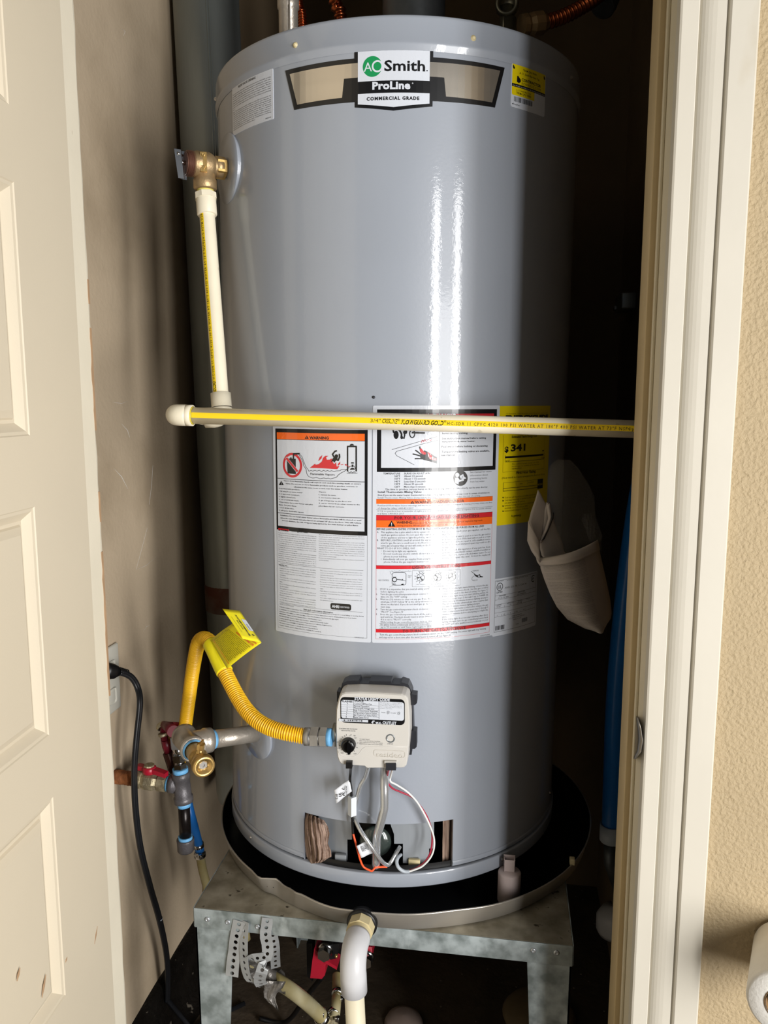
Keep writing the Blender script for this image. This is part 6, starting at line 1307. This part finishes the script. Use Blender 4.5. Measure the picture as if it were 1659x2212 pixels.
# ================================================================== MANUALS IN A CLEAR BAG
def loft(rows_px, bulge, k=10, wig=0):
    out = []
    R2 = []
    for a, c in zip(rows_px, rows_px[1:]):
        for i in range(4): t = i/4; R2.append([a[j]+(c[j]-a[j])*t for j in range(6)])
    R2.append(list(rows_px[-1]))
    for i, (x0, y0, d0, x1, y1, d1) in enumerate(R2):
        P, Q = Y(x0, y0, d0), Y(x1, y1, d1)
        out.append([P.lerp(Q, j/k)+Vector((0, -1, 0))*(bulge*math.sin(math.pi*j/k)+wig*math.sin(j*1.9+i*1.3)) for j in range(k+1)])
    return out
bk = empty('manual_booklet', Y(1260, 1350, -.20), 'rolled printed manual sheets tucked upright against the heater\'s right side', 'booklet')
fr = [(1166, 1209, -.215, 1291, 1168, -.175), (1168, 1228, -.215, 1296, 1195, -.175), (1176, 1252, -.213, 1303, 1226, -.172), (1188, 1282, -.208, 1311, 1262, -.168), (1203, 1311, -.202, 1318, 1295, -.162), (1226, 1338, -.195, 1321, 1325, -.158), (1262, 1357, -.188, 1319, 1336, -.156), (1284, 1361, -.185, 1306, 1350, -.156)]
rows = loft(fr, .030); b = MB(); b.grid(rows); fs_ = b.build('front_sheet', M['paper'], bk, solid=.0006)
LS = LoftS(rows); p = Print(LS, inks=('lt', 'lk', 'gp'), base=.0003); M['gp'] = M['greyprint']
wl_ = 'the installer must read and understand these instructions before starting to install this water heater and keep them for reference by the owner of the appliance and for every later service visit of a qualified technician who works on gas controls vents and relief valves'.split()
rw = random.Random(11)
for i in range(60):
    v_ = .045+i*.0148
    if i in (10, 17, 24, 33, 41, 50): continue
    x1_ = .72-.0012*i
    line_ = ' '.join(rw.sample(wl_, 11)); vv, ff, w = glyphs(line_); a0 = .05; k = (x1_-a0)/w
    nv = [(a0+q[0]*k, v_ - q[1]*.0070) for q in vv]; p._add(nv, ff, 'lt', 1)
    if i < 52 and i > 2: nv = [(x1_+.03+q[0]*k*.26, v_-q[1]*.006) for q in glyphs('code 1 2 3 4 5')[0]]; 
p.build('fine_print', fs_)
b = MB(); rows = loft([(1158, 1206, -.214, 1292, 1166, -.176), (1160, 1213, -.219, 1294, 1178, -.180), (1166, 1222, -.2195, 1296, 1188, -.180)], .031); 
rows = [[(P if i > 0 else P+Vector((0, .002, .0))) for P in r] for i, r in enumerate(rows)]
b.grid(rows); fo = b.build('folded_top_edge', M['paper'], bk, solid=.0005)
b = MB(); P = [(1141, 1125, -.222, 1166, 1170, -.225), (1140, 1146, -.224, 1166, 1190, -.228), (1139, 1168, -.225, 1167, 1206, -.226), (1148, 1190, -.223, 1167, 1214, -.222), (1160, 1207, -.220, 1167, 1216, -.2205)]
b.grid(loft(P, .003, 6)); b.build('left_flap', M['paper'], bk, solid=.0006)
b = MB(); P = [(1162, 1058, -.205, 1164, 1060, -.205), (1156, 1080, -.208, 1180, 1090, -.200), (1147, 1105, -.212, 1182, 1120, -.202), (1142, 1126, -.216, 1176, 1140, -.205), (1152, 1150, -.216, 1172, 1160, -.208), (1158, 1165, -.215, 1166, 1170, -.210)]
b.grid(loft(P, .001, 6)); b.build('back_sheet', M['paper'], bk, solid=.0006)
b = MB(); P = [(1180, 1085, -.196, 1186, 1084, -.196), (1172, 1100, -.200, 1192, 1110, -.190), (1163, 1140, -.206, 1205, 1150, -.186), (1164, 1175, -.208, 1214, 1170, -.182), (1170, 1200, -.206, 1218, 1190, -.180), (1185, 1215, -.205, 1225, 1200, -.180)]
b.grid(loft(P, .008, 8)); b.build('inner_sheet', M['paper'], bk, solid=.0006)
b = MB(); P = [(1168, 1169, -.2125, 1176, 1164, -.2115), (1180, 1146, -.2105, 1186, 1142, -.2095), (1190, 1122, -.2085, 1195, 1120, -.2075), (1193, 1108, -.2075, 1196, 1107, -.2065)]
b.grid(loft(P, .002, 4)); b.build('booklet_spine', mat('dark_booklet_edge', '2A2622', .6, 0, 0), bk, solid=.0008)
b = MB(); P = [(1163, 1176, -.2115, 1172, 1170, -.2105), (1176, 1146, -.2100, 1186, 1140, -.2090), (1184, 1120, -.2080, 1193, 1114, -.2070), (1180, 1092, -.2050, 1188, 1086, -.2040)]
b.grid(loft(P, .003, 4)); b.build('folded_booklet', M['paper'], bk, solid=.0006)
bag = empty('plastic_bag', Y(1240, 1000, -.16), 'clear plastic pouch holding the manuals on the heater\'s right side', 'bag')
P = [(1205, 992, -.165, 1230, 993, -.160), (1190, 1005, -.175, 1247, 1010, -.155), (1182, 1035, -.185, 1266, 1040, -.150), (1184, 1070, -.192, 1282, 1070, -.150), (1178, 1110, -.200, 1284, 1112, -.152), (1172, 1140, -.206, 1292, 1135, -.155), (1170, 1165, -.210, 1300, 1157, -.158), (1170, 1200, -.205, 1296, 1190, -.158)]
b = MB(); b.grid(loft(P, .022, 14, .0012)); b.build('bag_front', M['bag'], bag, solid=.0002)
P2 = [(x0-2, y0, d0+.018, x1+2, y1, d1+.018) for x0, y0, d0, x1, y1, d1 in P]
b = MB(); b.grid(loft(P2, -.002, 14, .001)); b.build('bag_back', M['bag'], bag, solid=.0002)
b = MB(); rows = loft([(1258, 1110, -.185, 1276, 1108, -.180), (1256, 1125, -.188, 1284, 1125, -.182), (1266, 1145, -.190, 1286, 1148, -.184), (1272, 1168, -.190, 1286, 1170, -.184)], .004, 10, .0025); b.grid(rows); b.build('crumpled_corner', M['bag'], bag, solid=.0002)

# ================================================================== TOILET ROLL ON THE GARAGE WALL
tr = empty('toilet_roll', Y(1700, 2165, -.53), 'white toilet paper roll mounted on the garage wall beside the trim', 'toilet roll')
q = Y(1695, 2175, -.545); ra = ray(1695, 2175); ra.z = 0; ra.normalize(); b = MB(); b.lathe(q, ra, [(0, .018), (0, .033), (.002, .0355), (.006, .0365), (.092, .0365), (.096, .034), (.096, .018), (0, .018)], 48); b.build('paper', M['tp'], tr)
b = MB(); b.lathe(q-ra*.0005, ra, [(0, .0182), (0, .0192), (.097, .0192), (.097, .0175), (0, .0175)], 32); b.build('core', M['card'], tr)
b = MB(); b.cyl(q+ra*.104, q+ra*.005, .008, 16); b.lathe(q+ra*.104, -ra, [(0, 0), (0, .022), (.004, .020), (.005, .008)], 24); b.build('holder_rod', M['steel'], tr)
